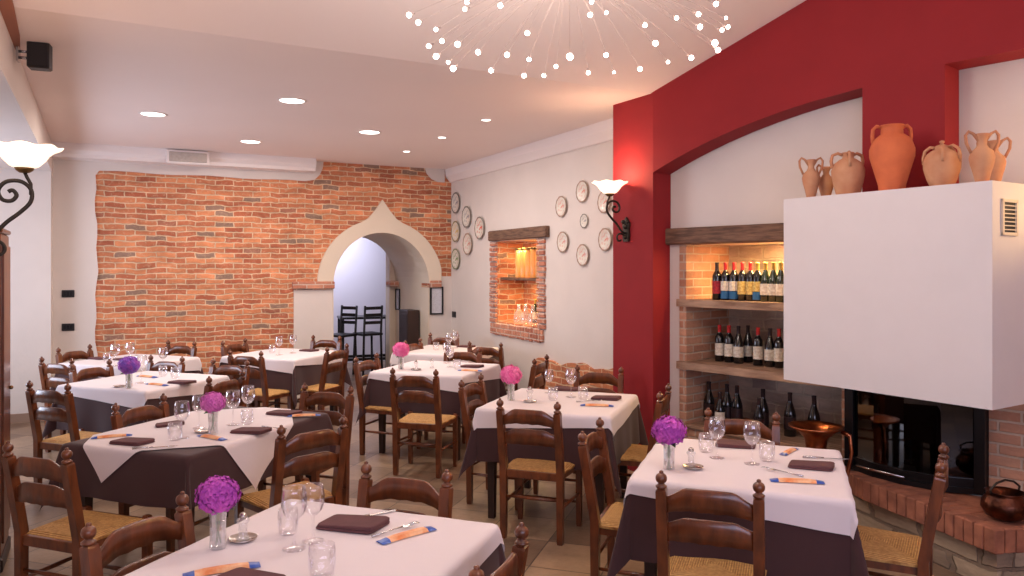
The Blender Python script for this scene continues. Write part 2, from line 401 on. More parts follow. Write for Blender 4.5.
struct(p.build('trim_3', M['brick_red'], None, BK_O, BK_R))
# passage behind the arch
p = MB(); D = 1.5
for i in range(NA):
    (x0, z0), (x1, z1) = arc[i], arc[i+1]
    p.prism([(x0, z0), (x1, z1), (x1+.0, z1+.08), (x0, z0+.08)], .3, D, 'xz')
p.box((SR+.05, (.3+D)/2, 1.5), (.1, D-.3, 3.0))
p.box((SL-.05, (.3+.5)/2, 1.5), (.1, .2, 3.0))
p.box((SR+.4, D+.1, 1.6), (1.0, .2, 3.2))
struct(p.build('wall_passage', M['plaster_warm'], None, BK_O, BK_R))
p = MB(); p.box((3.0, 3.4, 1.7), (7, .1, 3.4)); p.box((-.4, 2.0, 1.7), (.1, 3, 3.4)); p.box((6.4, 2.0, 1.7), (.1, 3, 3.4))
struct(p.build('wall_next_room', material('next_room_plaster', srgb(214, 208, 214), .85), None, BK_O, BK_R))
p = MB(); p.box((SR-.06, D-.05, ZS-.03), (.16, .22, .09), bev=.006)
struct(p.build('trim_4', M['brick_red'], None, BK_O, BK_R))
# ceiling mouldings
p = MB(); p.prism([(0, 3.15), (-.26, 3.15), (-.26, 3.07), (-.22, 3.03), (-.22, 2.99), (0, 2.98)], -.2, 2.9, 'yz')
struct(p.build('trim_5', M['moulding'], None, BK_O, BK_R))
p = MB(); p.prism([(0, 3.15), (-.10, 3.15), (-.09, 3.05), (-.05, 3.0), (-.03, 2.97), (0, 2.96)], .0, 4.6, 'yz')
struct(p.build('trim_6', M['moulding'], None, RT_O, RT_R))
# wall with the plates: opening for the niche
N0, N1, NZ0, NZ1 = 1.53, 2.63, 1.02, 2.06
p = MB()
p.box((N0/2, .2, CZ/2), (N0, .4, CZ)); p.box(((N1+4.55)/2, .2, CZ/2), (4.55-N1, .4, CZ))
p.box(((N0+N1)/2, .2, NZ0/2), (N1-N0, .4, NZ0)); p.box(((N0+N1)/2, .2, (NZ1+CZ)/2), (N1-N0, .4, CZ-NZ1))
struct(p.build('wall_right', M['plaster'], None, RT_O, RT_R))
p = MB()
def brick_border(p, s0, s1, z0, z1, w, y0=-.03, y1=.02, bh=.065):
    k = 0
    z = z0
    while z < z1-.03:
        for (a, b_) in ((s0-w, s0), (s1, s1+w)):
            o = random.uniform(-.015, .012)
            p.box(((a+b_)/2+ (o if a < s0 else -o), (y0+y1)/2, z+bh/2), (b_-a+.02, y1-y0, bh-.012), bev=.005)
        z += bh
    s = s0-w
    while s < s1+w-.02:
        p.box((s+.03, (y0+y1)/2, z0-w/2), (.055, y1-y0, w+random.uniform(-.02, .02)), bev=.005); s += .066
brick_border(p, N0, N1, NZ0, NZ1+.08, .15)
struct(p.build('trim_7', M['brick_red'], None, RT_O, RT_R))
p = MB()   # inside of the niche
p.box(((N0+N1)/2, .39, (NZ0+NZ1)/2), (N1-N0, .02, NZ1-NZ0)); p.box((N0+.01, .19, (NZ0+NZ1)/2), (.02, .38, NZ1-NZ0)); p.box((N1-.01, .19, (NZ0+NZ1)/2), (.02, .38, NZ1-NZ0)); p.box(((N0+N1)/2, .19, NZ0+.01), (N1-N0, .38, .02))
struct(p.build('wall_niche', M['brick'], None, RT_O, RT_R))
p = MB(); p.box(((N0+N1)/2+.05, -.005, 2.13), (1.50, .11, .13), bev=.012); struct(p.build('lintel', M['beam'], None, RT_O, RT_R))
# low brick dado along this wall
p = MB(); pts = [(2.6, 0)]
for k in range(25): pts.append((2.6+k*.07+.0, .67+.022*math.sin(k*.6)+.010*math.sin(k*1.4)+k*.003))
pts.append((4.28, 0)); p.prism(pts, -.03, .001, 'xz')
struct(p.build('trim_8', M['brick'], None, RT_O, RT_R))

# red pillar, arched red beam, chimney breast
p = MB()
p.prism([(.887, 6.67), (1.152, 6.21), (1.32, 6.352), (2.1, 7.0), (1.6, 7.35), (1.38, 6.92)], 0, 3.35)
struct(p.build('pillar', M['red']))
p = MB()
TOPZ = 3.95
ar = [(0, 2.50), (.12, 2.548), (.25, 2.596), (.40, 2.645), (.568, 2.695), (.78, 2.748), (.993, 2.792), (1.18, 2.824), (1.372, 2.851), (1.715, 2.882)]
for i in range(len(ar)-1):
    p.prism([ar[i], ar[i+1], (ar[i+1][0], TOPZ), (ar[i][0], TOPZ)], 0, .22, 'xz')
p.prism([(1.715, 2.172), (2.207, 2.172), (2.207, TOPZ), (1.715, TOPZ)], 0, .22, 'xz')
p.prism([(2.207, 2.935), (4.6, 2.935), (4.6, TOPZ), (2.207, TOPZ)], 0, .22, 'xz')
p.prism([(4.6, 0), (6.3, 0), (6.3, TOPZ), (4.6, TOPZ)], 0, .22, 'xz')
struct(p.build('wall_fireplace', M['red'], None, RD_O, RD_R))
p = MB()   # white wall set back
Y0 = .22
p.box((2.25, Y0+.5, (1.915+TOPZ)/2), (4.8, .98, TOPZ-1.915)); p.box((.03, Y0+.3, .96), (.15, .6, 1.91))
p.box((3.6, Y0+.5, 1.75), (2.1, .98, .33))
struct(p.build('wall_recess', M['plaster'], None, RD_O, RD_R))
p = MB()   # brick pier, brick beside and below
p.box((.139, Y0+.30, .96), (.068, .62, 1.91)); p.box((.83, Y0+.29, .21), (1.33, .56, .42))
p.box((2.73, Y0+.3, .8), (.72, .6, 1.58)); p.box((3.9, Y0+.3, .8), (1.6, .6, 1.58)); p.box((1.50, Y0+.3, .96), (.06, .6, 1.9))
struct(p.build('wall_pier', M['brick_pale'], None, RD_O, RD_R))
p = MB(); p.box((.84, Y0+.61, 1.17), (1.34, .04, 1.48)); struct(p.build('wall_recess_back', M['stone_back'], None, RD_O, RD_R))
p = MB(); p.box((.84, Y0+.29, .43), (1.33, .62, .03), bev=.006); struct(p.build('slab', M['shelf'], None, RD_O, RD_R))
p = MB(); p.box((.80, Y0+.02, 1.98), (1.68, .16, .135), bev=.014); struct(p.build('beam', M['beam'], None, RD_O, RD_R))
# side, rear and aisle walls
p = MB(); p.box((-6.55, 6, 1.6), (.1, 16, 3.2)); struct(p.build('wall_left', M['plaster']))
p = MB(); p.box((1.2, -1.56, 2.2), (10, .1, 4.4)); struct(p.build('wall_rear', M['plaster']))
p = MB(); p.prism([(5.25, 1.5), (5.35, 1.5), (5.35, -1.5), (5.25, -1.5)], 0, 4.2); struct(p.build('wall_side', M['plaster']))
p = MB()
p.prism([(-2.2, 3.05), (-2.79, 4.14), (-3.10, 3.97), (-2.6, 2.9), (-3.4, -1.5), (-3.2, -1.5)], 0, 2.86)
struct(p.build('wall_aisle', M['plaster']))
p = MB()   # dropped soffit over the side aisle
p.prism([(-5.37, 8.9), (-2.2, 3.05), (-3.2, -1.5), (-6.5, -1.5), (-6.5, 8.9)], 2.82, CZ-.003)
struct(p.build('beam_soffit', M['plaster']))
p = MB()   # brown upstand above the soffit
p.add([P1+(3.15,), L2+(3.15,), L2+(l2z,)], [(0, 1, 2)])
p.add([L2+(3.15,), (-3.2, -1.5, 3.15), (-3.2, -1.5, z2), (-2.6, 2., z2), L2+(l2z,)], [(0, 1, 2, 3, 4)])
struct(p.build('trim_9', material('brown_upstand', srgb(150, 98, 78), .8), fix=False))
p = MB(); p.prism([(-3.368, 5.205), (-3.02, 4.665), (-2.655, 4.04), (-2.2, 3.1), (-2.3, 3.2), (-2.85, 4.23)], 3.128, 3.149)
struct(p.build('trim_10', material('brown_edge_board', srgb(150, 98, 78), .8)))
p = MB(); p.box((-.35, -.12, 1.45), (.55, .26, 2.9)); struct(p.build('wall_pilaster', M['plaster'], None, BK_O, BK_R))
p = MB(); p.box((-.42, -.26, .05), (.8, .02, .1)); p.box((1.4, -.03, .05), (2.5, .02, .1))
struct(p.build('baseboard_back', material('stone_skirting', srgb(150, 122, 104), .6), None, BK_O, BK_R))
# unseen window frames added behind the viewer, a source for the rear fill light
for k, x in enumerate((-1.0, 1.0, 3.0)):
    wf = MB()
    for (cx, cz, dx, dz) in ((0, .55, 1.5, .06), (0, -.55, 1.5, .06), (-.72, 0, .06, 1.1), (.72, 0, .06, 1.1), (0, 0, .04, 1.1)):
        wf.box((x+cx, -1.49, 2.1+cz), (dx, .05, dz))
    struct(wf.build('added_window_%d' % (k+1), M['moulding']))

# ------------------------------------------------------------------ chairs
def slat_mesh(zb, zt, crown, drop, y_at, wide):
    """curved back slat: arched crown on top, waved underside, bowed backwards"""
    s = MB(); n = 20; P = []
    for i in range(n+1):
        t = -1+2*i/n; x = t*wide
        a = abs(t)
        k = max(0, min(1, (1-a)/.52)); k = k*k*(3-2*k)
        top = zt + crown*(k*.82+.18*(1-a*a)) - (.004 if .50 < a < .60 else 0)
        bot = zb + drop*(k*.8+.2*(1-a*a)) + .002*math.cos(a*16)
        y = y_at((top+bot)/2) - .022*(1-t*t)
        for (yy, zz) in ((y-.008, bot), (y+.008, bot), (y+.008, top-.004), (y+.004, top), (y-.004, top), (y-.008, top-.004)):
            P.append((x, yy, zz))
    fs = []
    for i in range(n):
        for k in range(6):
            j = (k+1) % 6; fs.append((i*6+k, i*6+j, (i+1)*6+j, (i+1)*6+k))
    fs += [tuple(range(6)), tuple(reversed(range(n*6, n*6+6)))]
    s.add(P, fs, True); return s
def make_chair():
    root = empty('dining_chair')
    yb = lambda z: -.19 if z < .46 else -.19-.07*((z-.46)/.4)
    # rush seat, swelling a little over the rails
    s = MB(); n = 12; P = []
    def half(v): return .175+.03*(v+1)/2        # wider in front
    for j in range(n+1):
        v = -1+2*j/n
        for i in range(n+1):
            u = -1+2*i/n
            m = max(abs(u), abs(v)); z = .452+.010*math.cos(m*PI/2)**.5*0+.006*(1-m)-(.014 if m > .99 else 0)
            P.append((u*(half(v)+.018), v*.185, z))
    fs = [(j*(n+1)+i, j*(n+1)+i+1, (j+1)*(n+1)+i+1, (j+1)*(n+1)+i) for j in range(n) for i in range(n)]
    o = len(P)
    for (u, v) in ((-1, -1), (1, -1), (1, 1), (-1, 1)): P.append((u*(half(v)+.016), v*.183, .425))
    e = [0, n, (n+1)*(n+1)-1, (n+1)*n]
    fs += [(o+3, o+2, o+1, o)]
    def edge_ids(k):
        return [[i for i in range(n+1)], [j*(n+1)+n for j in range(n+1)], [(n+1)*n+n-i for i in range(n+1)], [(n-j)*(n+1) for j in range(n+1)]][k]
    for k in range(4): fs.append(tuple(reversed(edge_ids(k)))+(o+k, o+(k+1) % 4))
    s.add(P, fs, False); s.build('seat', M['rush'], root)
    # rails under the rush
    r = MB()
    r.box((0, .186, .415), (.36, .022, .05), bev=.003); r.box((0, -.19, .415), (.33, .022, .05), bev=.003)
    for sx in (-1, 1):
        r.add([(sx*.175-.01, -.185, .39), (sx*.175+.01, -.185, .39), (sx*.205+.01, .185, .39), (sx*.205-.01, .185, .39),
               (sx*.175-.01, -.185, .437), (sx*.175+.01, -.185, .437), (sx*.205+.01, .185, .437), (sx*.205-.01, .185, .437)],
              [(3, 2, 1, 0), (4, 5, 6, 7), (0, 1, 5, 4), (1, 2, 6, 5), (2, 3, 7, 6), (3, 0, 4, 7)])
    r.build('seat_frame', M['wood'], root)
    for sx in (-1, 1):
        l = MB(); zs = [0, .02, .25, .44, .458]; rr = [.019, .022, .026, .027, .020]
        l.tube([(sx*.207, .188, z) for z in zs], rr, n=4, smooth=False); l.build('leg', M['wood'], root)
        q = MB(); zs = [0, .02, .3, .46, .60, .72, .818, .826, .832]
        q.tube([(sx*.188, yb(z), z) for z in zs], [.022, .026, .030, .031, .031, .030, .030, .028, .012], n=4, smooth=False)
        post = q.build('back_post', M['wood'], root)
        fn = MB(); y = yb(.84)
        fn.lathe([(.016, .828), (.023, .833), (.0235, .839), (.016, .844), (.012, .848), (.013, .851), (.019, .855), (.0225, .862), (.0235, .869), (.0225, .876), (.019, .883), (.012, .888), (.008, .890), (.009, .893), (.0085, .897), (.005, .900), (.0005, .901)], (sx*.188, y, 0), n=14)
        fn.build('finial', M['wood'], post)
    slat_mesh(.732, .792, .050, .020, yb, .176).build('back_slat', M['wood'], root)
    slat_mesh(.610, .682, .034, .010, yb, .176).build('back_slat', M['wood'], root)
    for (a, b_, rr) in (((-.2, .188, .30), (.2, .188, .30), .010), ((-.2, .188, .16), (.2, .188, .16), .010), ((-.18, -.19, .27), (.18, -.19, .27), .010),
                       ((-.19, -.17, .22), (-.205, .17, .22), .010), ((.19, -.17, .22), (.205, .17, .22), .010)):
        t = MB(); m_ = [(a[i]+b_[i])/2 for i in range(3)]
        t.tube([a, m_, b_], [rr*.8, rr*1.2, rr*.8], n=8); t.build('stretcher', M['wood'], root)
    return root
chair_kind = Kind(make_chair)
TR = math.radians(-20)
FA = (math.cos(TR), math.sin(TR)); FB = (-math.sin(TR), math.cos(TR))
def chair(mx, my, facing, label, group, turn=0):
    """mx, my: middle of the top of the backrest on the plan; facing: direction in table terms"""
    f = {'away': FB, 'near': (-FB[0], -FB[1]), 'right': FA, 'left': (-FA[0], -FA[1])}[facing]
    f = rot(f, math.radians(turn))
    return chair_kind.place((mx+f[0]*.26, my+f[1]*.26, 0), math.atan2(-f[0], f[1]), label, 'chair', group)

# ------------------------------------------------------------------ tables with their cloths
TOP = .752
def make_table(hx, hy):
    root = empty('dining_table')
    t = MB(); t.box((0, 0, TOP-.016), (hx*2, hy*2, .03), bev=.004); t.build('tabletop', M['dark_wood'], root)
    t = MB()
    for (cx, cy, dx, dy) in ((0, hy-.07, hx*2-.14, .022), (0, -hy+.07, hx*2-.14, .022), (hx-.07, 0, .022, hy*2-.14), (-hx+.07, 0, .022, hy*2-.14)):
        t.box((cx, cy, TOP-.075), (dx, dy, .085))
    t.build('apron', M['dark_wood'], root)
    for sx in (-1, 1):
        for sy in (-1, 1):
            l = MB(); l.box((sx*(hx-.07), sy*(hy-.07), (TOP-.034)/2), (.06, .06, TOP-.034), taper=.72); l.build('leg', M['dark_wood'], root)
    return root
def cloth_mesh(hx, hy, side, phi=0, lift=0.0, ox=0, oy=0, seed=0, n=64, out=.012, flare=.05, side_y=None):
    s = MB(); P = []; r = .016+lift
    z0 = TOP+.006+lift
    sy_ = side_y or side
    for j in range(n+1):
        for i in range(n+1):
            u, v = (-1+2*i/n)*side/2, (-1+2*j/n)*sy_/2
            u, v = rot((u, v), phi); u += ox; v += oy
            cx, cy = max(-hx, min(hx, u)), max(-hy, min(hy, v)); ex, ey = u-cx, v-cy; d = math.hypot(ex, ey)
            if d < 1e-9:
                P.append((u, v, z0+.0012*math.sin(u*19+seed)*math.sin(v*15+seed*2))); continue
            dx, dy = ex/d, ey/d
            w = abs(2*dx*dy)                                    # 1 on a corner's diagonal
            th = math.atan2(dy, dx)
            per = (cx+cy if abs(dx) > abs(dy) else cx-cy)
            rip = math.sin(per*11+seed*3.1)*.5+math.sin(per*23+seed)*.25
            cor = math.cos(th*4+PI)*.5+.5
            off = r*math.sin(min(d/r, PI/2)) + out*0 + max(0, d-r)*(flare*(1-w)+.28*w*cor) + max(0, d-.05)*.075*rip*(1-w)
            off = max(off, min(r, d))
            zz = z0-(r*(1-math.cos(d/r)) if d < r*PI/2 else d-r*(PI/2-1))
            zz += .04*w*d                                       # the corner tips ride up a little
            P.append((cx+dx*off, cy+dy*off, max(zz, .02)))
    fs = [(j*(n+1)+i, j*(n+1)+i+1, (j+1)*(n+1)+i+1, (j+1)*(n+1)+i) for j in range(n) for i in range(n)]
    s.add(P, fs, True); return s
tab_kind, cloth_cache = Kind(lambda: make_table(.45, .45)), {}
def cloth(key, maker, name, mat_, loc, rz, label, group):
    if key in cloth_cache:
        o = cloth_cache[key].copy(); COL.objects.link(o)
        o.location = loc; o.rotation_euler.z = rz
    else:
        o = maker().build(name, mat_, None, loc, rz, fix=False); cloth_cache[key] = o
    return tag(o, label, 'tablecloth', group)
TABLES = {  # centre, half sizes, words for the labels
 'A': ((-.647, 2.567), 'the near front table'),
 'B': ((1.125, 3.72), 'the fireside table'),
 'C': ((.35, 5.47), 'the table before the red pillar'),
 'D': ((-.72, 7.30), 'the mid-aisle pink-flower table'),
 'E': ((-.76, 8.88), 'the table under the wall plates'),
 'G': ((-3.12, 6.49), 'the violet-flower table'),
 'H': ((-3.96, 7.90), 'the far corner table at the brick wall'),
 'I': ((-2.55, 8.51), 'the table by the arch pier'),
}
for k, (cxy, wd) in TABLES.items():
    tab_kind.place((cxy[0], cxy[1], 0), TR, 'dark wooden table under the cloths of '+wd, 'table', 'cloth-covered restaurant tables')
    cloth(('b', k in 'BDG'), lambda: cloth_mesh(.45, .45, 1.62, seed=1+(k in 'BDG')), 'tablecloth', M['brown_cloth'], (cxy[0], cxy[1], 0), TR,
          'long brown under-cloth hanging from '+wd, 'brown under-cloths')
    cloth(('w', k in 'ACE'), lambda: cloth_mesh(.45, .45, 1.13, math.radians(4 if k in 'ACE' else -5), .007, seed=1+(k in 'BDG')), 'tablecloth', M['white_cloth'], (cxy[0], cxy[1], 0), TR,
          'short white top cloth laid square on '+wd, 'white top cloths')
FC = (-1.845, 4.61); FW = 'the table with the diamond top cloth'
o = make_table(.425, .62); o.location = FC+(0,); o.rotation_euler.z = TR; tag(o, 'longer dark wooden table under the diamond-laid white cloth', 'table', 'cloth-covered restaurant tables')
o = cloth_mesh(.425, .62, 1.40, seed=2, side_y=1.80).build('tablecloth', M['brown_cloth'], None, FC+(0,), TR, fix=False); tag(o, 'long brown under-cloth showing widely beneath the diamond white cloth', 'tablecloth', 'brown under-cloths')
o = cloth_mesh(.425, .62, 1.10, math.radians(38), .007, ox=-.03, oy=-.05, seed=2).build('tablecloth', M['white_cloth'], None, FC+(0,), TR, fix=False); tag(o, 'white top cloth laid as a diamond with pointed corners hanging down', 'tablecloth', 'white top cloths')

G1 = 'rush-seated ladder-back chairs'
CH = [
 (-1.29, 2.62, 'right', 'ladder-back rush chair at the left side of the near front table', -4),
 (-.44, 3.16, 'near', 'ladder-back rush chair behind the near front table, facing it from the far side', 0),
 (-.03, 2.27, 'left', 'ladder-back chair at the right corner of the near front table, cut by the frame', 0),
 (.78, 3.01, 'away', 'ladder-back rush chair with its back to the viewer at the fireside table', 0),
 (.415, 4.0, 'right', 'ladder-back rush chair seen in profile at the left side of the fireside table', 0),
 (1.33, 4.40, 'near', 'ladder-back rush chair on the bottle-niche side of the fireside table', 0),
 (1.93, 3.40, 'left', 'ladder-back rush chair in front of the brick hearth', -11),
 (.10, 4.72, 'away', 'ladder-back rush chair with its back to the viewer at the red-pillar table', 0),
 (-.31, 5.75, 'right', 'ladder-back rush chair between the two pink-flower tables', 0),
 (.73, 6.37, 'near', 'ladder-back chair against the low brick dado behind the red-pillar table', 0),
 (1.05, 5.22, 'left', 'ladder-back rush chair beside the foot of the red pillar', 0),
 (.27, 7.05, 'left', 'ladder-back chair seen edge-on before the low brick dado', 0),
 (-.80, 6.20, 'away', 'ladder-back rush chair with its back to the viewer at the mid-aisle table', 6),
 (-1.38, 7.2, 'right', 'ladder-back rush chair at the left, arch side of the mid-aisle table', 0),
 (-.51, 7.95, 'near', 'ladder-back chair behind the mid-aisle table, before the plates-wall table', 0),
 (-.30, 8.45, 'away', 'ladder-back chair under the wall niche, its back to the viewer', 0),
 (-1.15, 8.8, 'right', 'ladder-back chair at the left end of the table under the wall plates', 0),
 (-.86, 9.6, 'near', 'ladder-back chair beneath the framed menu, behind the plates-wall table', 0),
 (-2.21, 3.53, 'away', 'ladder-back rush chair at the near end of the diamond-cloth table', 0),
 (-2.35, 4.80, 'right', 'ladder-back chair tucked in the left long side of the diamond-cloth table', 0),
 (-1.30, 5.36, 'near', 'ladder-back chair at the far end of the diamond-cloth table', 0),
 (-1.07, 4.10, 'left', 'ladder-back rush chair turned askew at the right side of the diamond-cloth table', -25),
 (-3.34, 5.47, 'away', 'ladder-back rush chair near the left wall, before the violet-flower table', 0),
 (-3.70, 6.68, 'right', 'ladder-back chair at the left side of the violet-flower table', 0),
 (-2.23, 5.94, 'left', 'ladder-back chair at the right side of the violet-flower table', 0),
 (-3.24, 7.13, 'near', 'ladder-back chair between the violet-flower table and the far corner table', 0),
 (-2.54, 6.85, 'near', 'ladder-back chair with a bluish sheen before the brick wall', 0),
 (-4.18, 6.97, 'away', 'ladder-back chair with its back to the viewer at the far corner table', 0),
 (-4.62, 8.02, 'right', 'ladder-back chair at the left end of the far corner table', 0),
 (-3.74, 8.6, 'near', 'ladder-back chair against the brick wall behind the far corner table', 0),
 (-2.66, 7.58, 'away', 'ladder-back rush chair with its back to the viewer at the arch-pier table', 0),
 (-1.86, 8.1, 'left', 'ladder-back rush chair at the right side of the arch-pier table', 0),
 (-2.26, 9.26, 'near', 'ladder-back chair below the white pier of the arch', 0),
 (-3.2, 8.75, 'right', 'ladder-back chair at the left side of the arch-pier table, against the bricks', 0),
]
for (x, y, f, lab, turn) in CH: chair(x, y, f, lab, G1, turn)

# ------------------------------------------------------------------ tableware
TT = TOP+.0145      # top of the white cloth
def one(name, build_list):
    def mk():
        if len(build_list) == 1:
            return build_list[0][1]().build(name, build_list[0][2])
        r = empty(name)
        for (pn, f, m_) in build_list: f().build(pn, m_, r)
        return r
    return Kind(mk)
def wine_bowl():
    s = MB(); s.lathe([(.004, .085), (.016, .09), (.030, .105), (.038, .128), (.0385, .15), (.034, .178), (.0325, .186), (.0315, .186), (.033, .178), (.0372, .15), (.0365, .128), (.029, .107), (.014, .094), (.001, .092)], n=24); return s
def wine_stem(): s = MB(); s.lathe([(.0045, .087), (.0038, .07), (.0035, .03), (.005, .012), (.012, .006)], n=12); return s
def wine_foot(): s = MB(); s.lathe([(.0005, 0), (.034, 0), (.035, .0015), (.034, .003), (.012, .006), (.0005, .007)], n=24); return s
wine = one('wine_glass', [('bowl', wine_bowl, M['glass']), ('stem', wine_stem, M['glass']), ('foot', wine_foot, M['glass'])])
def tumb(): s = MB(); s.lathe([(.0005, .0), (.026, 0), (.032, .008), (.036, .03), (.037, .055), (.034, .09), (.033, .090), (.0355, .055), (.034, .03), (.029, .014), (.0005, .012)], n=24); return s
tumbler = one('tumbler', [('tumbler', tumb, M['glass'])])
def vase(): s = MB(); s.lathe([(.0005, 0), (.026, 0), (.028, .004), (.026, .05), (.027, .10), (.031, .135), (.029, .135), (.025, .10), (.024, .05), (.024, .008), (.0005, .006)], n=10, smooth=False); return s
def vase_water(): s = MB(); s.lathe([(.0005, .0085), (.0225, .0085), (.0228, .07), (.0005, .07)], n=10); return s
vase_k = one('flower_vase', [('glass_body', vase, M['glass_cut']), ('water', vase_water, M['glass'])])
def bloom(seed=1, R=.066, n=230):
    random.seed(seed); s = MB()
    s.ball((0, 0, 0), R*.86, 14, .82)
    for k in range(n):
        z = 1-2*(k+.5)/n; a = k*2.39996; q = math.sqrt(1-z*z)
        d = Vector((q*math.cos(a), q*math.sin(a), z*.85)); p_ = d*R*random.uniform(.88, 1.10)
        t1 = d.cross(Vector((.3, .2, 1))).normalized(); t2_ = d.cross(t1).normalized(); an = random.uniform(0, PI/2); rr = random.uniform(.008, .013)
        for m_ in range(4):
            aa = an+m_*PI/2; u = t1*math.cos(aa)+t2_*math.sin(aa); v = d.normalized()
            w_ = t1*math.cos(aa+PI/2)+t2_*math.sin(aa+PI/2)
            s.add([p_, p_+u*rr*.6+w_*rr*.55+v*.002, p_+u*rr*1.15+v*random.uniform(.0, .006), p_+u*rr*.6-w_*rr*.55+v*.002], [(0, 1, 2, 3)])
    return s
def stem_m():
    s = MB()
    for k in range(3):
        a = k*2.1; s.tube([(.010*math.cos(a), .010*math.sin(a), -.165), (-.006*math.cos(a), -.006*math.sin(a), -.10), (0, 0, -.03)], .0028, n=6)
    return s
def flower_kind(col, seed):
    def mk():
        r = empty('hydrangea'); bloom(seed).build('bloom', M[col], r, fix=False); stem_m().build('stem', M['stem'], r)
        l = MB()
        for a in (.4, 2.6):
            u = Vector((math.cos(a), math.sin(a), 0)); w_ = Vector((-u.y, u.x, 0))
            l.add([Vector((0, 0, -.055)), u*.03+w_*.016+Vector((0, 0, -.045)), u*.058+Vector((0, 0, -.06)), u*.03-w_*.016+Vector((0, 0, -.045))], [(0, 1, 2, 3)])
        l.build('leaf', M['leaf'], r, fix=False)
        return r
    return Kind(mk)
flow = {c_: flower_kind(c_, i+3) for i, c_ in enumerate(('magenta', 'pink', 'violet', 'mauve'))}
def flower(px, py, col, wd, sc=1.0, colw=None, hs=1.0):
    x, y, z = at(px, py, TT)
    vase_k.place((x, y, z), random.uniform(0, 1), 'small ribbed cut-glass vase holding the %s hydrangea on %s' % (colw, wd), 'vase', 'hydrangea vases')
    flow[col].place((x, y, z+.182*hs), random.uniform(0, 3), '%s hydrangea head in the vase on %s' % (colw, wd), 'flower', 'hydrangeas in vases', sc)
def tray_m(): s = MB(); s.lathe([(.0005, 0), (.038, 0), (.045, .003), (.049, .010), (.047, .010), (.042, .005), (.0005, .004)], n=24); return s
tray = one('coaster', [('coaster', tray_m, M['silver'])])
def shaker_body(): s = MB(); s.lathe([(.0005, 0), (.020, 0), (.021, .006), (.014, .014), (.0135, .05), (.018, .056), (.021, .060), (.0215, .064), (.016, .069), (.012, .071)], n=18); return s
def shaker_top(): s = MB(); s.lathe([(.012, .071), (.014, .075), (.012, .083), (.006, .088), (.0005, .089)], n=14); return s
shaker = one('glass_shaker', [('body', shaker_body, M['glass_cut']), ('cap', shaker_top, M['silver'])])
def napkin_mesh():
    s = MB(); base = [(-.092, -.042), (.070, -.060), (.094, .040), (-.072, .056)]; pl = []
    for i in range(4):
        p0, p1, p2 = Vector(base[i-1]), Vector(base[i]), Vector(base[(i+1) % 4])
        pl += [tuple(p1+(p0-p1).normalized()*.014), tuple(p1+(p0-p1).normalized()*.004+(p2-p1).normalized()*.004), tuple(p1+(p2-p1).normalized()*.014)]
    for (z0, z1, k, dx) in ((0, .007, 1.0, 0), (.0072, .015, .975, .002)):
        P = []
        for (zz, q) in ((z0, .97), (z0+.002, 1), (z1-.002, 1), (z1, .97)):
            for (u, v) in pl: P.append((u*k*q+dx, v*k*q, zz+(.003*math.sin(u*30) if zz > .01 else 0)))
        n = len(pl); fs = [tuple(reversed(range(n))), tuple(range(3*n, 4*n))]
        for a in range(3):
            for i in range(n): j = (i+1) % n; fs.append((a*n+i, a*n+j, a*n+n+j, a*n+n+i))
        s.add(P, fs)
    return s
napkin = one('napkin', [('napkin', napkin_mesh, M['napkin'])]); NS = 1.22
def wrap(): s = MB(); s.lathe([(.0005, -.075), (.014, -.075), (.017, -.05), (.018, 0), (.017, .05), (.014, .075), (.0005, .075)], n=12); 
def packet_make():
    r = empty('breadstick_packet')
    s = MB(); P = []; n = 8
    def prof(x, wdt, th): return [(x, -wdt, .002), (x, -wdt*.5, .002+th*.9), (x, 0, .002+th), (x, wdt*.5, .002+th*.9), (x, wdt, .002), (x, 0, .0005)]
    def strip(s, xs):
        P = []
        for (x, wdt, th) in xs: P += prof(x, wdt, th)
        fs = [(i*6+k, i*6+(k+1) % 6, i*6+6+(k+1) % 6, i*6+6+k) for i in range(len(xs)-1) for k in range(6)]
        fs += [tuple(range(6)), tuple(reversed(range(len(P)-6, len(P))))]
        s.add(P, fs, False)
    strip(s, [(-.080, .023, .010), (-.05, .022, .013), (0, .0215, .014), (.05, .022, .013), (.080, .023, .010)]); s.build('wrapper', M['orange_paper'], r)
    for q in (-1, 1):
        e = MB(); xs = [(q*.0805, .0235, .0102), (q*.098, .0245, .007), (q*.114, .025, .003)]; strip(e, xs); e.build('wrapper_end', M['blue_foil'], r)
    return r
packet = Kind(packet_make)
def fork_m():
    s = MB(); s.tube([(-.10, 0, .004), (-.04, 0, .006), (.03, 0, .009)], [.0055, .003, .0028], n=6)
    s.box((.045, 0, .008), (.034, .020, .002))
    for k in range(4): s.tube([(.06, -.0085+k*.00567, .008), (.085, -.0085+k*.00567, .012), (.10, -.0085+k*.00567, .009)], [.0018, .0016, .0008], n=5)
    return s
def knife_m():
    s = MB(); s.tube([(-.11, 0, .005), (-.06, 0, .006), (-.01, 0, .005)], [.0065, .0055, .004], n=6)
    s.prism([(-.01, -.006), (.09, -.008), (.112, .004), (.09, .008), (-.01, .005)], .003, .0045); return s
fork = one('fork', [('fork', fork_m, M['chrome'])]); knife = one('table_knife', [('table_knife', knife_m, M['chrome'])])

W = {k: v[1] for k, v in TABLES.items()}; W['F'] = FW
GW, GT, GN, GP, GC = 'wine glasses on the tables', 'water tumblers on the tables', 'folded brown napkins', 'wrapped breadstick packets', 'cutlery at the place settings'
def put(kind, px, py, ang, label, cat, group, dz=0, sc=None):
    x, y, z = at(px, py, TT+dz)
    return kind.place((x, y, z+.0005), TR+math.radians(ang), label, cat, group, sc)
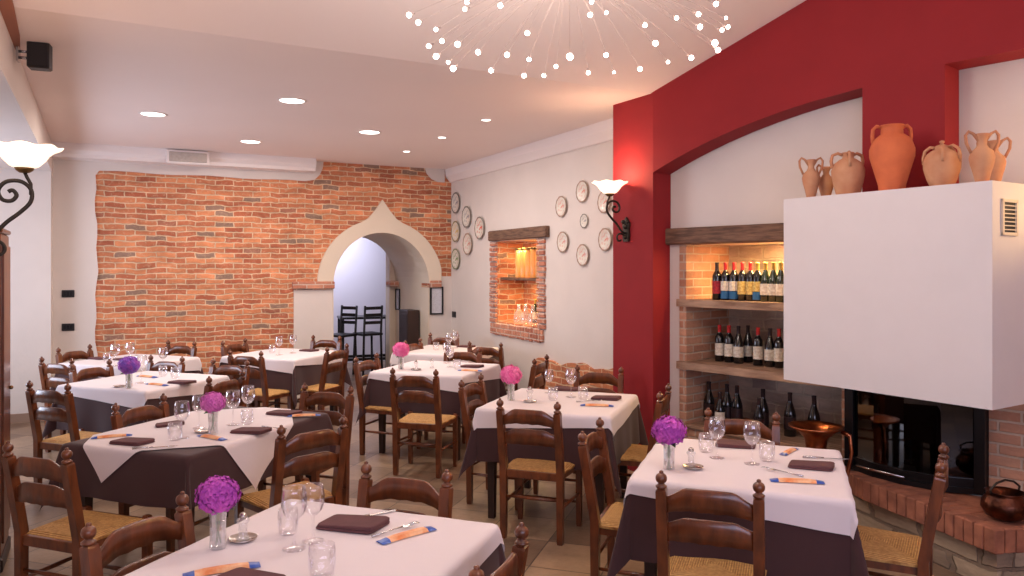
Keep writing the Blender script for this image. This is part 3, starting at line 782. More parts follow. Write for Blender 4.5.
# near front table (A)
flower(218, 548, 'magenta', W['A'], 1.0, 'magenta-purple')
put(tray, 243, 540, 0, 'round silver coaster under the glass shaker on the near front table', 'coaster', 'silver coasters')
put(shaker, 243, 539, 0, 'cut-glass shaker on the silver coaster beside the magenta flower, near table', 'shaker', 'glass shakers', .0045, 1.05)
put(wine, 294, 549, 0, 'tall wine glass beside the brown napkin, the left one on the near table', 'wine glass', GW, 0, 1.13)
put(wine, 313, 541, 0, 'tall wine glass half behind the tumbler, touching the napkin on the near table', 'wine glass', GW, 0, 1.05)
put(tumbler, 288, 534, 0, 'tumbler standing behind the left wine glass on the near table', 'tumbler', GT)
put(tumbler, 322, 578, 0, 'clear tumbler nearest the viewer on the near front table', 'tumbler', GT, 0, 1.15)
put(napkin, 353, 526, 12, 'large brown folded napkin before the far chair of the near front table', 'napkin', GN, 0, 1.4)
put(packet, 407, 536, 62, 'blue-ended orange breadstick packet pointing away on the near front table', 'snack packet', GP, 0, 1.0)
put(fork, 396, 531, 62, 'steel fork between the brown napkin and packet on the near table', 'fork', GC)
put(knife, 372, 516, 55, 'steel knife tip showing behind the near table napkin', 'knife', GC)
put(packet, 222, 571, 45, 'breadstick packet below the magenta flower at the near table edge', 'snack packet', GP)
put(napkin, 248, 583, 0, 'brown napkin cut by the bottom of the frame on the near table', 'napkin', GN, 0, 1.22)
# fireside table (B)
flower(669, 469, 'magenta', W['B'], 1.12, 'bright magenta')
put(tray, 693, 468, 0, 'round silver coaster beside the magenta vase on the fireside table', 'coaster', 'silver coasters')
put(shaker, 691, 466, 0, 'cut-glass shaker on the coaster of the fireside table', 'shaker', 'glass shakers', .0045)
put(wine, 717, 458, 0, 'wine glass before the napkin, nearer the vase on the fireside table', 'wine glass', GW, 0, 1.08)
put(wine, 752, 464, 0, 'wine glass nearer the copper jug on the fireside table', 'wine glass', GW, 0, 1.08)
put(tumbler, 706, 452, 0, 'tumbler between coaster and wine glass on the fireside table', 'tumbler', GT, 0, 1.05)
put(tumbler, 767, 461, 0, 'tumbler beside the second wine glass on the fireside table', 'tumbler', GT, 0, 1.05)
put(napkin, 736, 446, 190, 'brown folded napkin at the far side of the fireside table', 'napkin', GN, 0, 1.22)
put(napkin, 811, 467, 5, 'brown folded napkin at the hearth side of the fireside table', 'napkin', GN, 0, 1.22)
put(packet, 797, 482, 10, 'blue-ended orange packet at the front edge of the fireside table', 'snack packet', GP, 0, 1.0)
put(packet, 789, 452, 70, 'small wrapped packet behind the tumbler on the fireside table', 'snack packet', GP, 0, .8)
put(fork, 782, 473, 155, 'steel fork between the packet and hearth-side napkin on the fireside table', 'fork', GC)
put(knife, 826, 459, 8, 'steel knife behind the hearth-side napkin on the fireside table', 'knife', GC)
# table before the pillar (C)
flower(511, 400, 'pink', W['C'], 1.12, 'hot pink')
put(tray, 530, 402, 0, 'silver coaster beside the pink vase on the red-pillar table', 'coaster', 'silver coasters')
put(shaker, 530, 401.5, 0, 'cut-glass shaker on the coaster of the red-pillar table', 'shaker', 'glass shakers', .0045, 1.2)
put(wine, 571, 397, 0, 'tall wine glass standing up mid-way on the red-pillar table', 'wine glass', GW, 0, 1.1)
put(wine, 549, 393, 0, 'wine glass behind the coaster on the red-pillar table', 'wine glass', GW, 0, .95)
put(tumbler, 583, 399, 0, 'tumbler to the pillar side of the tall wine glass', 'tumbler', GT)
put(tumbler, 553, 400, 0, 'tumbler near the coaster on the red-pillar table', 'tumbler', GT)
put(napkin, 566, 390, 190, 'brown napkin at the far side of the red-pillar table', 'napkin', GN, 0, 1.22)
put(napkin, 606, 399, 8, 'brown napkin at the pillar side of the red-pillar table', 'napkin', GN, 0, 1.22)
put(packet, 597, 406, 10, 'blue-ended packet before the napkin of the red-pillar table', 'snack packet', GP)
put(fork, 590, 402, 25, 'steel fork beside the pillar-side napkin on the red-pillar table', 'fork', GC)
# mid-aisle table (D)
flower(401, 369, 'pink', W['D'], 1.15, 'bright pink')
put(tray, 416, 370, 0, 'silver coaster beside the pink vase on the mid-aisle table', 'coaster', 'silver coasters')
put(shaker, 416, 369.5, 0, 'cut-glass shaker on the coaster of the mid-aisle table', 'shaker', 'glass shakers', .0045)
put(shaker, 432, 368, 0, 'cut-glass shaker standing alone mid-table on the mid-aisle table', 'shaker', 'glass shakers')
put(wine, 450, 367, 0, 'wine glass at the middle of the mid-aisle table', 'wine glass', GW)
put(wine, 447, 363, 0, 'wine glass behind another on the mid-aisle table', 'wine glass', GW, 0, 1.1)
put(tumbler, 457, 369, 0, 'tumbler beside the dark napkin on the mid-aisle table', 'tumbler', GT)
put(napkin, 472, 367, 8, 'brown napkin on the niche side of the mid-aisle table', 'napkin', GN, 0, 1.22)
put(packet, 470, 371, 8, 'wrapped packet before the napkin of the mid-aisle table', 'snack packet', GP)
# table under the plates (E)
put(wine, 449, 351, 0, 'wine glass on the table under the wall plates, arch side', 'wine glass', GW, 0, 1.1)
put(wine, 455, 348, 0, 'wine glass on the table under the wall plates, niche side', 'wine glass', GW, 0, 1.1)
put(tumbler, 436, 350, 0, 'tumbler on the table under the wall plates', 'tumbler', GT)
put(napkin, 466, 347, 0, 'brown napkin on the table under the wall plates', 'napkin', GN, 0, 1.22)
# diamond cloth table (F)
flower(213, 434, 'mauve', W['F'], .98, 'mauve-pink')
put(tray, 203, 432, 0, 'silver coaster behind the vase on the diamond-cloth table', 'coaster', 'silver coasters')
put(wine, 182, 438, 0, 'wine glass over the tumbler, first from the left on the diamond-cloth table', 'wine glass', GW, 0, 1.1)
put(wine, 199, 428, 0, 'wine glass just left of the mauve flower', 'wine glass', GW, 0, 1.05)
put(wine, 233, 425, 0, 'wine glass just right of the mauve flower', 'wine glass', GW, 0, 1.12)
put(wine, 248, 419, 0, 'wine glass near the far chair on the diamond-cloth table', 'wine glass', GW, 0, 1.12)
put(tumbler, 175, 440, 0, 'tumbler beside the first wine glass on the diamond-cloth table', 'tumbler', GT, 0, 1.05)
put(tumbler, 247, 424, 0, 'tumbler below the far wine glass on the diamond-cloth table', 'tumbler', GT)
put(napkin, 132, 443, 8, 'flat brown napkin near the hanging tip of the diamond cloth', 'napkin', GN, 0, 1.22)
put(napkin, 251, 432, 15, 'brown napkin on the chair side of the diamond-cloth table', 'napkin', GN, 0, 1.22)
put(napkin, 284, 414, 8, 'brown napkin at the far end of the diamond-cloth table', 'napkin', GN, 0, 1.22)
put(napkin, 170, 425, 60, 'crumpled brown napkin behind the glasses of the diamond-cloth table', 'napkin', GN, 0, 0.98)
put(packet, 212, 438, -12, 'blue-edged packet under the mauve flower vase', 'snack packet', GP, 0, .95)
put(packet, 304, 416, 30, 'wrapped packet at the far corner of the diamond cloth', 'snack packet', GP, 0, .9)
put(packet, 112, 437, 45, 'wrapped packet near the left edge of the diamond-cloth table', 'snack packet', GP, 0, .9)
put(knife, 155, 448, 38, 'steel knife beside the flat napkin on the diamond-cloth table', 'knife', GC)
put(fork, 274, 429, -10, 'steel fork beside the chair-side napkin of the diamond-cloth table', 'fork', GC)
# violet flower table (G)
flower(129, 388, 'violet', W['G'], 1.15, 'violet-blue')
put(tray, 119, 387, 0, 'silver coaster beside the violet flower vase', 'coaster', 'silver coasters')
put(wine, 141, 383, 0, 'wine glass just behind the violet flower', 'wine glass', GW, 0, 1.25)
put(tumbler, 163, 376, 0, 'tumbler behind the napkin of the violet-flower table', 'tumbler', GT)
put(tumbler, 175, 378, 0, 'tumbler near the far edge of the violet-flower table', 'tumbler', GT)
put(napkin, 182, 383, 5, 'brown napkin on the open side of the violet-flower table', 'napkin', GN, 0, 1.22)
put(packet, 157, 385, -5, 'blue-edged packet beside the napkin of the violet-flower table', 'snack packet', GP)
put(packet, 147, 377, -5, 'wrapped packet at the far side of the violet-flower table', 'snack packet', GP)
# far corner table (H)
put(wine, 115, 366, 0, 'wine glass on the far corner table, first of the pair by the bricks', 'wine glass', GW, 0, 1.15)
put(wine, 130, 364, 0, 'wine glass on the far corner table above the violet flower', 'wine glass', GW, 0, 1.15)
put(wine, 163, 369, 0, 'wine glass on the far corner table seen through a chair back', 'wine glass', GW, 0, 1.1)
put(tumbler, 107, 362, 0, 'tumbler on the far corner table beside dark napkins', 'tumbler', GT)
put(napkin, 99, 359, 0, 'brown napkin on the left of the far corner table', 'napkin', GN, 0, 1.22)
put(napkin, 124, 360, 0, 'brown napkin between the wine glasses of the far corner table', 'napkin', GN, 0, 1.22)
# arch pier table (I)
put(wine, 279, 355, 0, 'wine glass on the arch-pier table, bricks side', 'wine glass', GW, 0, 1.1)
put(wine, 293, 353, 0, 'wine glass on the arch-pier table, pier side', 'wine glass', GW, 0, 1.1)
put(tumbler, 272, 353, 0, 'tumbler on the arch-pier table', 'tumbler', GT)
put(napkin, 309, 351, 0, 'brown napkin on the arch-pier table', 'napkin', GN, 0, 1.22)

# ------------------------------------------------------------------ fireplace
def rdtag(o, *a): return tag(o, *a)
root = empty('fireplace_hood', RD_O, RD_R)
p = MB(); p.prism([(1.345, -.313), (2.612, -.487), (2.712, .217), (1.42, .217)], .99, 2.17); p.build('hood_body', M['white_paint'], root)
# vent in the hood's short side
g = MB(); n_side = Vector((2.712-2.612, .217+.487, 0)).normalized()
nx = Vector((n_side.y, -n_side.x, 0))
def hs(u, out, z): q = Vector((2.612, -.487, 0))+n_side*u+nx*out; return (q.x, q.y, z)
def slab(g, u0, u1, z0, z1, o0, o1):
    g.add([hs(u0, o0, z0), hs(u1, o0, z0), hs(u1, o1, z0), hs(u0, o1, z0), hs(u0, o0, z1), hs(u1, o0, z1), hs(u1, o1, z1), hs(u0, o1, z1)],
          [(3, 2, 1, 0), (4, 5, 6, 7), (0, 1, 5, 4), (1, 2, 6, 5), (2, 3, 7, 6), (3, 0, 4, 7)])
U0, U1, V0, V1 = .085, .245, 1.89, 2.08
for (a, b_, c_, d_) in ((U0, U1, V0, V0+.016), (U0, U1, V1-.016, V1), (U0, U0+.016, V0, V1), (U1-.016, U1, V0, V1)): slab(g, a, b_, c_, d_, .001, .012)
vt = g.build('vent_frame', M['plaster_warm'], root)
g = MB(); slab(g, U0+.016, U1-.016, V0+.016, V1-.016, .001, .003); g.build('vent_opening', M['black'], vt)
g = MB()
for k in range(7): slab(g, U0+.014, U1-.014, V0+.028+k*.021, V0+.033+k*.021, .004, .010)
g.build('vent_louvre', M['plaster_warm'], vt)
tag(root, 'big plain white fireplace hood boxed out over the hearth, clay jars on top', 'fireplace hood')
# hearth
root = empty('hearth', RD_O, RD_R)
HL = [(1.56, .10), (1.725, -.026), (2.252, -.262), (2.60, -.43)]; HR = [(2.60, -.43), (2.98, .20)]
b = MB()
def course(b, line):
    for i in range(len(line)-1):
        a, q = Vector(line[i]), Vector(line[i+1]); Lh = (q-a).length; t = (q-a)/Lh; nn = Vector((-t.y, t.x))
        n = max(1, round(Lh/.068)); ww = Lh/n; ang = math.atan2(t.y, t.x)
        for k in range(n):
            cpt = a+t*(k+.5)*ww+nn*.12
            b.box((cpt.x, cpt.y, .295+random.uniform(-.002, .002)), (ww-.007, .24+random.uniform(-.006, .006), .13), ang, bev=.006)
course(b, HL); course(b, HR[:2])
b.prism([(1.52, .17), (1.78, .13), (2.3, -.08), (2.60, -.22), (2.80, .20)], .23, .352)
mh = material('hearth_brick', srgb(176, 112, 84), .85, col2=srgb(136, 84, 64), vscale=9, bump=.4, bscale=40)
b.build('brick_coping', mh, root)
b = MB()
def inset(l, d): return [(x+d*.3, y+d) for (x, y) in l]
b.prism([(1.45, .2), (1.775, .05), (2.28, -.185), (2.585, -.335), (2.90, .2)], 0, .225)
b.build('stone_base', brick_material('rubble_stone', srgb(188, 166, 138), srgb(156, 134, 112), srgb(140, 120, 100), .2, .11, .012, wobble=.06, bump=1.2), root)
tag(root, 'raised hearth edged with upright red bricks on a rubble stone base', 'hearth')
# firebox
root = empty('fireplace_insert', RD_O, RD_R)
S0, S1, FZ0, FZ1 = 1.512, 2.365, .36, 1.20
bow = [(S0, .20), (S0+.22, .10), ((S0+S1)/2, .06), (S1-.22, .09), (S1, .20)]
p = MB()
for (x, y) in (bow[0], bow[-1]): p.box((x+(.03 if x < 2 else -.03), y+.0, (FZ0+FZ1)/2+.005), (.06, .06, FZ1-FZ0-.02), bev=.004)
def band(p, pts, z0, z1, t):
    for i in range(len(pts)-1):
        (x0, y0), (x1, y1) = pts[i], pts[i+1]
        p.prism([(x0, y0), (x1, y1), (x1, y1+t), (x0, y0+t)], z0, z1)
band(p, bow, FZ0, FZ0+.035, .06); band(p, [(x, y+.015) for x, y in bow], FZ0+.035, FZ0+.07, .03); band(p, bow, FZ0+.07, FZ0+.09, .05)
p.build('frame', M['black'], root)
p = MB(); band(p, [(x, y+.02) for x, y in bow], FZ0+.09, FZ1, .006); p.build('glass_door', M['glass_dark'], root)
p = MB(); p.tube([(bow[1][0]-.1, bow[1][1]+.0-.0, FZ0+.055), (bow[1][0]+.02, bow[1][1]-.035, FZ0+.055), (bow[2][0]+.02, bow[2][1]-.02, FZ0+.055)], .008); p.build('handle', M['chrome'], root)
p = MB(); p.box(((S0+S1)/2, .68, .80), (S1-S0, .03, .84)); p.box((S0+.012, .44, .80), (.02, .46, .84)); p.box((S1-.012, .44, .80), (.02, .46, .84)); p.box(((S0+S1)/2, .45, .375), (S1-S0-.05, .44, .03))
p.build('firebox', M['soot'], root)
tag(root, 'black framed curved-glass fireplace insert under the white hood', 'fireplace insert')
for k, (x, y, z, a, lb) in enumerate(((1.80, .42, .44, .3, 'short charred log at the left in the fireplace'), (2.10, .46, .44, -.25, 'charred log at the right in the fireplace'), (1.95, .40, .535, .15, 'charred log lying across the two lower ones in the fireplace'))):
    l = MB(); l.tube([(-.19, 0, 0), (-.06, .01, .005), (.08, -.01, 0), (.19, .005, 0)], [.042, .046, .045, .04], n=10)
    q = RD(x, y, z); tag(l.build('firewood_log', M['log'], None, q, RD_R+a), lb, 'log', 'logs in the fireplace')

# ------------------------------------------------------------------ bottle niche: shelves and bottles
for (z, lb) in ((1.435, 'upper wooden shelf of the bottle niche'), (.925, 'lower wooden shelf of the bottle niche')):
    s = MB(); s.prism([(.10, .175), (.174, .175), (1.46, .175), (1.46, .80), (.175, .80), (.175, .215), (.10, .215)], z-.03, z+.03)
    tag(s.build('wall_shelf', M['shelf'], None, RD_O, RD_R), lb, 'shelf', 'bottle niche shelves')
def bottle_kind(glass, lab, lab2, cap, burg=False):
    def mk():
        r = empty('wine_bottle'); s = MB()
        sh = [(.0005, .0), (.034, 0), (.037, .004), (.037, .185), (.035, .20), (.022, .222), (.0145, .235), (.0135, .285), (.015, .287), (.015, .297), (.0005, .297)] if not burg else \
             [(.0005, .0), (.038, 0), (.041, .004), (.041, .14), (.036, .17), (.022, .215), (.0145, .24), (.0135, .285), (.015, .287), (.015, .297), (.0005, .297)]
        s.lathe(sh, n=18); s.build('bottle_body', glass, r)
        R_ = .0375 if not burg else .0415
        s = MB(); s.lathe([(R_, .075 if lab2 else .05), (R_, .15 if not burg else .135)], n=18); s.build('label_band', lab, r, fix=False)
        if lab2: s = MB(); s.lathe([(R_, .012), (R_, .07)], n=18); s.build('label_band', lab2, r, fix=False)
        s = MB(); s.lathe([(.0150, .238), (.0145, .285), (.0158, .287), (.0158, .298), (.0005, .2985)], n=14); s.build('capsule', cap, r)
        return r
    return Kind(mk)
BK_ = {
 'red': (bottle_kind(M['bottle'], M['lab_red'], None, M['cap_dark']), 'red-labelled dark wine bottle'),
 'blue': (bottle_kind(M['bottle'], M['lab_white'], M['lab_blue'], M['cap_red']), 'white and blue labelled bottle with red capsule'),
 'yellow': (bottle_kind(M['bottle'], M['lab_yellow'], None, M['cap_red']), 'yellow-labelled bottle with red capsule'),
 'yblue': (bottle_kind(M['bottle'], M['lab_yellow'], M['lab_blue'], M['cap_gold']), 'yellow and blue labelled bottle with gold capsule'),
 'white': (bottle_kind(M['bottle_green'], M['lab_white'], None, M['cap_gold'], True), 'white-labelled green bottle with gold capsule'),
 'wred': (bottle_kind(M['bottle'], M['lab_white'], None, M['cap_red']), 'white-labelled dark bottle with red capsule'),
 'wdark': (bottle_kind(M['bottle'], M['lab_white'], None, M['cap_dark'], True), 'white-labelled dark bottle with dark capsule'),
 'plain': (bottle_kind(M['bottle'], M['cap_dark'], None, M['cap_dark'], True), 'dark bottle without a pale label'),
}
def ray_rd(px, d):
    """floor point on the pixel column px at depth d behind the front plane of the red wall"""
    r = (px-512)/F; nx_, ny_ = .764, .645
    # (r*Y - 1.152)*nx + (Y - 6.21)*ny = d
    Y = (d+1.152*nx_+6.21*ny_)/(r*nx_+ny_); return r*Y, Y
ROWS = [
 (1.465, .30, [(717, 'red'), (725.5, 'blue'), (734, 'blue'), (742.5, 'yellow'), (750.5, 'yellow'), (757.5, 'yblue'), (765.5, 'white'), (773.5, 'white'), (781, 'white'), (789, 'white')], 'upper shelf', 1.0),
 (.955, .44, [(719.5, 'wred'), (729, 'wred'), (738.5, 'wdark'), (758, 'wred'), (770, 'wdark'), (779, 'wred')], 'lower shelf', 1.0),
 (.955, .56, [(748, 'wdark')], 'lower shelf', 1.0),
 (.445, .45, [(709, 'plain'), (727, 'plain'), (737, 'plain'), (763, 'plain'), (790, 'plain'), (814, 'plain')], 'bottom ledge', 1.1),
 (.445, .30, [(720, 'wdark'), (759, 'plain')], 'bottom ledge', .95)]
ORD = ['first', 'second', 'third', 'fourth', 'fifth', 'sixth', 'seventh', 'eighth', 'ninth', 'tenth']
for ri, (z, d, lst, wd, sc) in enumerate(ROWS):
    for i, (px, k) in enumerate(lst):
        x, y = ray_rd(px, d)
        extra = {0: '', 1: '', 2: ', set behind the row', 3: '', 4: ', in front'}[ri]
        if ri == 2: lb = 'dark bottle set back behind the row on the lower niche shelf'
        elif ri == 4: lb = ('pale-labelled' if i == 0 else 'plain dark')+' bottle standing in front of the row on the bottom niche ledge'
        else: lb = '%s, %s from the left on the %s' % (BK_[k][1], ORD[i], wd)
        BK_[k][0].place((x, y, z+.001), RD_R+random.uniform(-.4, .4), lb, 'bottle', 'wine bottles on the '+wd, sc)
# big copper jug on the ledge, copper cauldron on the hearth
r = empty('copper_jug'); x, y = ray_rd(816, -.12)
s = MB(); s.lathe([(.0005, 0), (.075, 0), (.085, .01), (.10, .08), (.105, .16), (.09, .24), (.068, .29), (.060, .345), (.070, .38), (.11, .408), (.160, .424), (.162, .430), (.145, .424), (.10, .410), (.055, .375)], n=28)
s.build('jug_body', M['copper'], r)
s = MB(); s.tube([(.14, 0, .415), (.19, 0, .40), (.20, 0, .33), (.17, 0, .22), (.105, 0, .16)], .011, n=8); s.build('handle', M['copper'], r)
s = MB(); s.box((0, 0, .013), (.26, .26, .026), bev=.004)
r.location = (x, y, .001); r.rotation_euler.z = RD_R+.4; r.scale = (1.08, 1.08, 1.58); tag(r, 'tall polished copper jug with a wide flared rim standing before the bottle niche', 'jug')
r = empty('copper_cauldron'); q = (2.66, 4.10, .362)
s = MB(); s.lathe([(.0005, .0), (.06, .002), (.11, .03), (.135, .075), (.13, .12), (.105, .15), (.10, .165), (.115, .178), (.108, .18), (.095, .165), (.0005, .10)], n=28); s.build('pot_body', M['copper_dark'], r)
s = MB(); s.tube([(-.112, 0, .17), (-.12, 0, .20), (-.07, .0, .235), (0, 0, .25), (.07, 0, .235), (.12, 0, .20), (.112, 0, .17)], .007, n=8); hb = s.build('bail_handle', M['iron'], r)
r.location = q; r.scale = (.86, .86, .86); r.rotation_euler.z = .3; hb.rotation_euler = (0, 0, 0); tag(r, 'round dark copper cauldron standing on the brick hearth', 'cauldron')

# ------------------------------------------------------------------ clay amphorae on the hood
def amphora(name, prof, handles, mat_, loc, rz, label, lid=False, n=28):
    r = empty(name); s = MB(); s.lathe(prof, n=n); s.build('jar_body', mat_, r)
    for (pts, rr, a) in handles:
        h = MB(); h.tube([rot((x, 0), a)+(z,) for (x, z) in pts], rr, n=8); h.build('handle', mat_, r)
    if lid:
        l = MB(); l.lathe([(.035, .225), (.033, .238), (.015, .245), (.008, .25), (.014, .258), (.012, .266), (.0005, .27)], n=16); l.build('lid', mat_, r)
    r.location = loc; r.rotation_euler.z = rz; tag(r, label, 'clay jar', 'terracotta jars on the fireplace hood'); return r
HZ = 2.171
def slim(h, w):
    return [(.0005, 0), (.50*w, 0), (.54*w, .01*h), (.54*w, .06*h), (.70*w, .22*h), (.92*w, .40*h), (w, .52*h), (.88*w, .64*h), (.5*w, .72*h), (.36*w, .78*h), (.36*w, .88*h), (.52*w, .97*h), (.55*w, h), (.42*w, .99*h), (.28*w, .88*h)]
def slim_h(h, w):
    return [(.30*w, .86*h), (.7*w, 1.0*h), (1.1*w, 1.05*h), (1.35*w, .97*h), (1.3*w, .82*h), (.9*w, .62*h)]
def hood_at(px, back, z):
    r = (px-512)/F; Y = 4.907/(r+.628); Y2 = Y+back; return (r*Y2, Y2, z)
JA = RD_R+.15
amphora('clay_amphora', slim(.25, .055), [(slim_h(.25, .055), .007, 0), (slim_h(.25, .055), .007, PI)], M['terracotta'], hood_at(811, .12, HZ), -.05, 'slim two-handled clay amphora, first from the left on the hood')
amphora('clay_amphora', slim(.21, .052), [(slim_h(.21, .052), .007, 0), (slim_h(.21, .052), .007, PI)], M['terracotta'], hood_at(826, .26, HZ), .3, 'small slim clay amphora standing between the tall slim one and the stout one')
stout = [(.0005, 0), (.066, 0), (.070, .008), (.083, .06), (.096, .12), (.098, .155), (.085, .195), (.05, .222), (.034, .23), (.032, .25), (.038, .262), (.036, .266), (.022, .26), (.02, .25)]
sh_ = [(.034, .25), (.06, .262), (.092, .25), (.10, .215), (.094, .17)]
amphora('clay_amphora', stout, [(sh_, .010, .15), (sh_, .010, PI-.15), (sh_, .010, 1.4*PI)], M['terracotta'], hood_at(848, .14, HZ), 0, 'stout pale clay amphora with three loop handles, third from the left')
big = [(.0005, 0), (.068, 0), (.072, .008), (.075, .04), (.10, .13), (.123, .21), (.124, .255), (.105, .31), (.075, .335), (.062, .345), (.06, .375), (.064, .388), (.07, .392), (.068, .397), (.05, .392), (.048, .36)]
bh = [(.062, .385), (.085, .395), (.104, .375), (.108, .335), (.104, .295)]
amphora('clay_amphora', big, [(bh, .011, -.1), (bh, .011, PI-.25)], M['terracotta_red'], hood_at(892, .17, HZ), 0, 'largest bright orange clay jar with two small handles, centre of the hood')
rnd = [(.0005, 0), (.056, 0), (.060, .008), (.078, .05), (.095, .11), (.096, .145), (.08, .19), (.055, .21), (.038, .218), (.035, .226), (.0005, .226)]
rh = [(.034, .228), (.06, .235), (.088, .215), (.097, .175), (.094, .14)]
amphora('clay_amphora', rnd, [(rh, .009, 0), (rh, .009, PI*.66), (rh, .009, PI*1.25), (rh, .009, PI*1.6)], M['terracotta'], hood_at(942, .18, HZ), .3, 'round lidded clay jar with several handles beside the big orange jar', True)
amphora('clay_amphora', slim(.265, .062), [(slim_h(.265, .062), .008, 0), (slim_h(.265, .062), .008, PI)], M['terracotta'], hood_at(982, .12, HZ), -.1, 'slim clay amphora at the right-hand end of the hood, in front of its twin')
amphora('clay_amphora', slim(.25, .058), [(slim_h(.25, .058), .008, 0), (slim_h(.25, .058), .008, PI)], M['terracotta'], hood_at(994, .30, HZ), -.3, 'slim clay amphora half hidden behind the one at the right-hand end')

# ------------------------------------------------------------------ sconces
def smooth_path(p, k=5):
    p = [Vector(q) for q in p]; out = []
    for i in range(len(p)-1):
        a, b, c_, d = p[max(i-1, 0)], p[i], p[i+1], p[min(i+2, len(p)-1)]
        for j in range(k):
            t = j/k; out.append(.5*((2*b)+(c_-a)*t+(2*a-5*b+4*c_-d)*t*t+(3*b-a-3*c_+d)*t**3))
    return out+[p[-1]]
def make_sconce():
    r = empty('wall_sconce')                       # local: y = 0 is the wall, -y is into the room
    s = MB(); s.prism([(-.035, -.10), (.035, -.10), (.045, -.05), (.04, .0), (.05, .05), (.0, .11), (-.05, .05), (-.04, .0), (-.045, -.05)], -.018, 0, 'xz')
    for (x, z, rr) in ((-.03, .07, .018), (.03, .07, .018), (0, .03, .024), (0, -.06, .02)): s.ball((x, -.02, z), rr, 10)
    s.build('wall_plate', M['iron'], r)
    s = MB()
    pts = []
    for k in range(9):                             # lower scroll at the plate
        a = -PI*.2-k*PI/5; rr = .012+.0045*k; pts.append((0, -.075+rr*math.cos(a), -.075+rr*math.sin(a)))
    s.tube(smooth_path(pts), .008, n=8)
    pts = [(0, -.02, -.03), (0, -.06, -.01), (0, -.11, .05), (0, -.165, .10), (0, -.205, .15), (0, -.205, .205), (0, -.165, .24), (0, -.11, .235), (0, -.08, .195), (0, -.095, .155), (0, -.13, .15), (0, -.15, .175), (0, -.135, .198), (0, -.118, .19)]
    s.tube(smooth_path(pts), .0095, n=8)
    s.tube([(0, -.205, .18), (0, -.205, .23), (0, -.19, .26), (0, -.18, .285)], .008, n=8)
    s.build('scroll_arm', M['iron'], r)
    s = MB(); s.lathe([(.0005, .278), (.02, .28), (.034, .29), (.042, .305), (.038, .307)], (0, -.18, 0), n=18); s.build('shade_holder', M['brass'], r)
    s = MB(); n = 40; prof = [(.036, .300), (.06, .312), (.085, .338), (.10, .362), (.125, .382), (.152, .396)]; P = []
    for k, (R_, z) in enumerate(prof):
        for i in range(n):
            a = 2*PI*i/n; q = (k/5)**2; P.append(((R_*(1+.025*q*math.cos(a*8)))*math.cos(a), -.18+R_*(1+.025*q*math.cos(a*8))*math.sin(a), z+.005*q*math.cos(a*8)))
    fs = [(k*n+i, k*n+(i+1) % n, (k+1)*n+(i+1) % n, (k+1)*n+i) for k in range(5) for i in range(n)]
    s.add(P, fs, True); o = s.build('lamp_shade', M['shade'], r, fix=False)
    so = o.modifiers.new('thick', 'SOLIDIFY'); so.thickness = .004
    s = MB(); s.ball((0, -.18, .375), .032, 14, 1.3); s.build('bulb', M['bulb'], r)
    return r
sc_kind = Kind(make_sconce)
def sconce(x, y, z, rz, label, power, colr=(1, .62, .36)):
    sc_kind.place((x, y, z), rz, label, 'wall lamp', 'wrought iron wall lamps')
    o = rot((0, -.18), rz); light('sconce_light', 'POINT', (x+o[0], y+o[1], z+.47), power, colr, .03)
sconce(.985, 6.50, 2.045, RT_R, 'lit scroll-arm wall lamp with glass shade on the red pillar', 11)
sconce(-2.385, 3.385, 1.875, math.atan2(-.88, .475)+PI+.0, 'lit scroll-arm wall lamp with scalloped shade at the left edge', 8)
q = RD(3.45, .215, 0); sconce(q[0], q[1], 1.75, RD_R, 'lit wall lamp on the white wall beyond the fireplace hood', 34, (1, .62, .22))

# ------------------------------------------------------------------ chandelier
r = empty('chandelier', (.27, 3.6, 3.11))
hub = MB(); hub.ball((0, 0, 0), .055, 16); hub.lathe([(.012, .04), (.008, .06), (.006, .60)], n=10); hub.build('hub', M['chrome'], r)
cup = MB(); cup.lathe([(.0005, .54), (.05, .54), (.06, .57), (.06, .60), (.0005, .60)], n=18); cup.build('ceiling_cup', M['chrome'], r)
LP = [(409, 15, 1), (418, 22, 1), (429, 47, -1), (442, 41, 1), (458, 46, -1), (465, 10, -1), (467, 2, 1), (453, 68, 1), (436, 56, 1), (491, 70, 1), (507, 58, -1), (524, 75, 1), (529, 59, 1), (544, 75, 1), (569, 60, -1), (587, 76, -1), (606, 55, 1), (614, 72, 1), (640, 69, 1), (655, 44, -1), (668, 62, 1), (692, 57, 1), (700, 27, -1), (706, 4, 1), (715, 43, -1), (722, 30, -1), (726, 18, 1), (728, 27, 1), (718, 50, 1), (448, 62, 1), (436, 30, -1), (478, 52, 1), (645, 25, 1), (556, 66, 1)]
dirs = []
for (px, py, sg) in LP:
    R_ = .76
    for it in range(3):
        Y = 3.6 if it == 0 else Y
        dx = (px-512)/F*Y-.27; dz = H+(YH-py)/F*Y-3.11; q = R_*R_-dx*dx-dz*dz
        dy = sg*math.sqrt(q) if q > 0 else 0; Y = 3.6+dy
    dirs.append((Vector((dx, dy, dz)), True))
random.seed(11)
for k in range(60):
    a = random.uniform(0, 2*PI); z = random.uniform(-.12, .60); q = math.sqrt(1-z*z); dirs.append((Vector((q*math.cos(a), q*math.sin(a), z))*random.uniform(.70, .77), z > -.12))
BULB_ME = MB(); BULB_ME.ball((0, 0, 0), .0125, 10); bulb0 = None
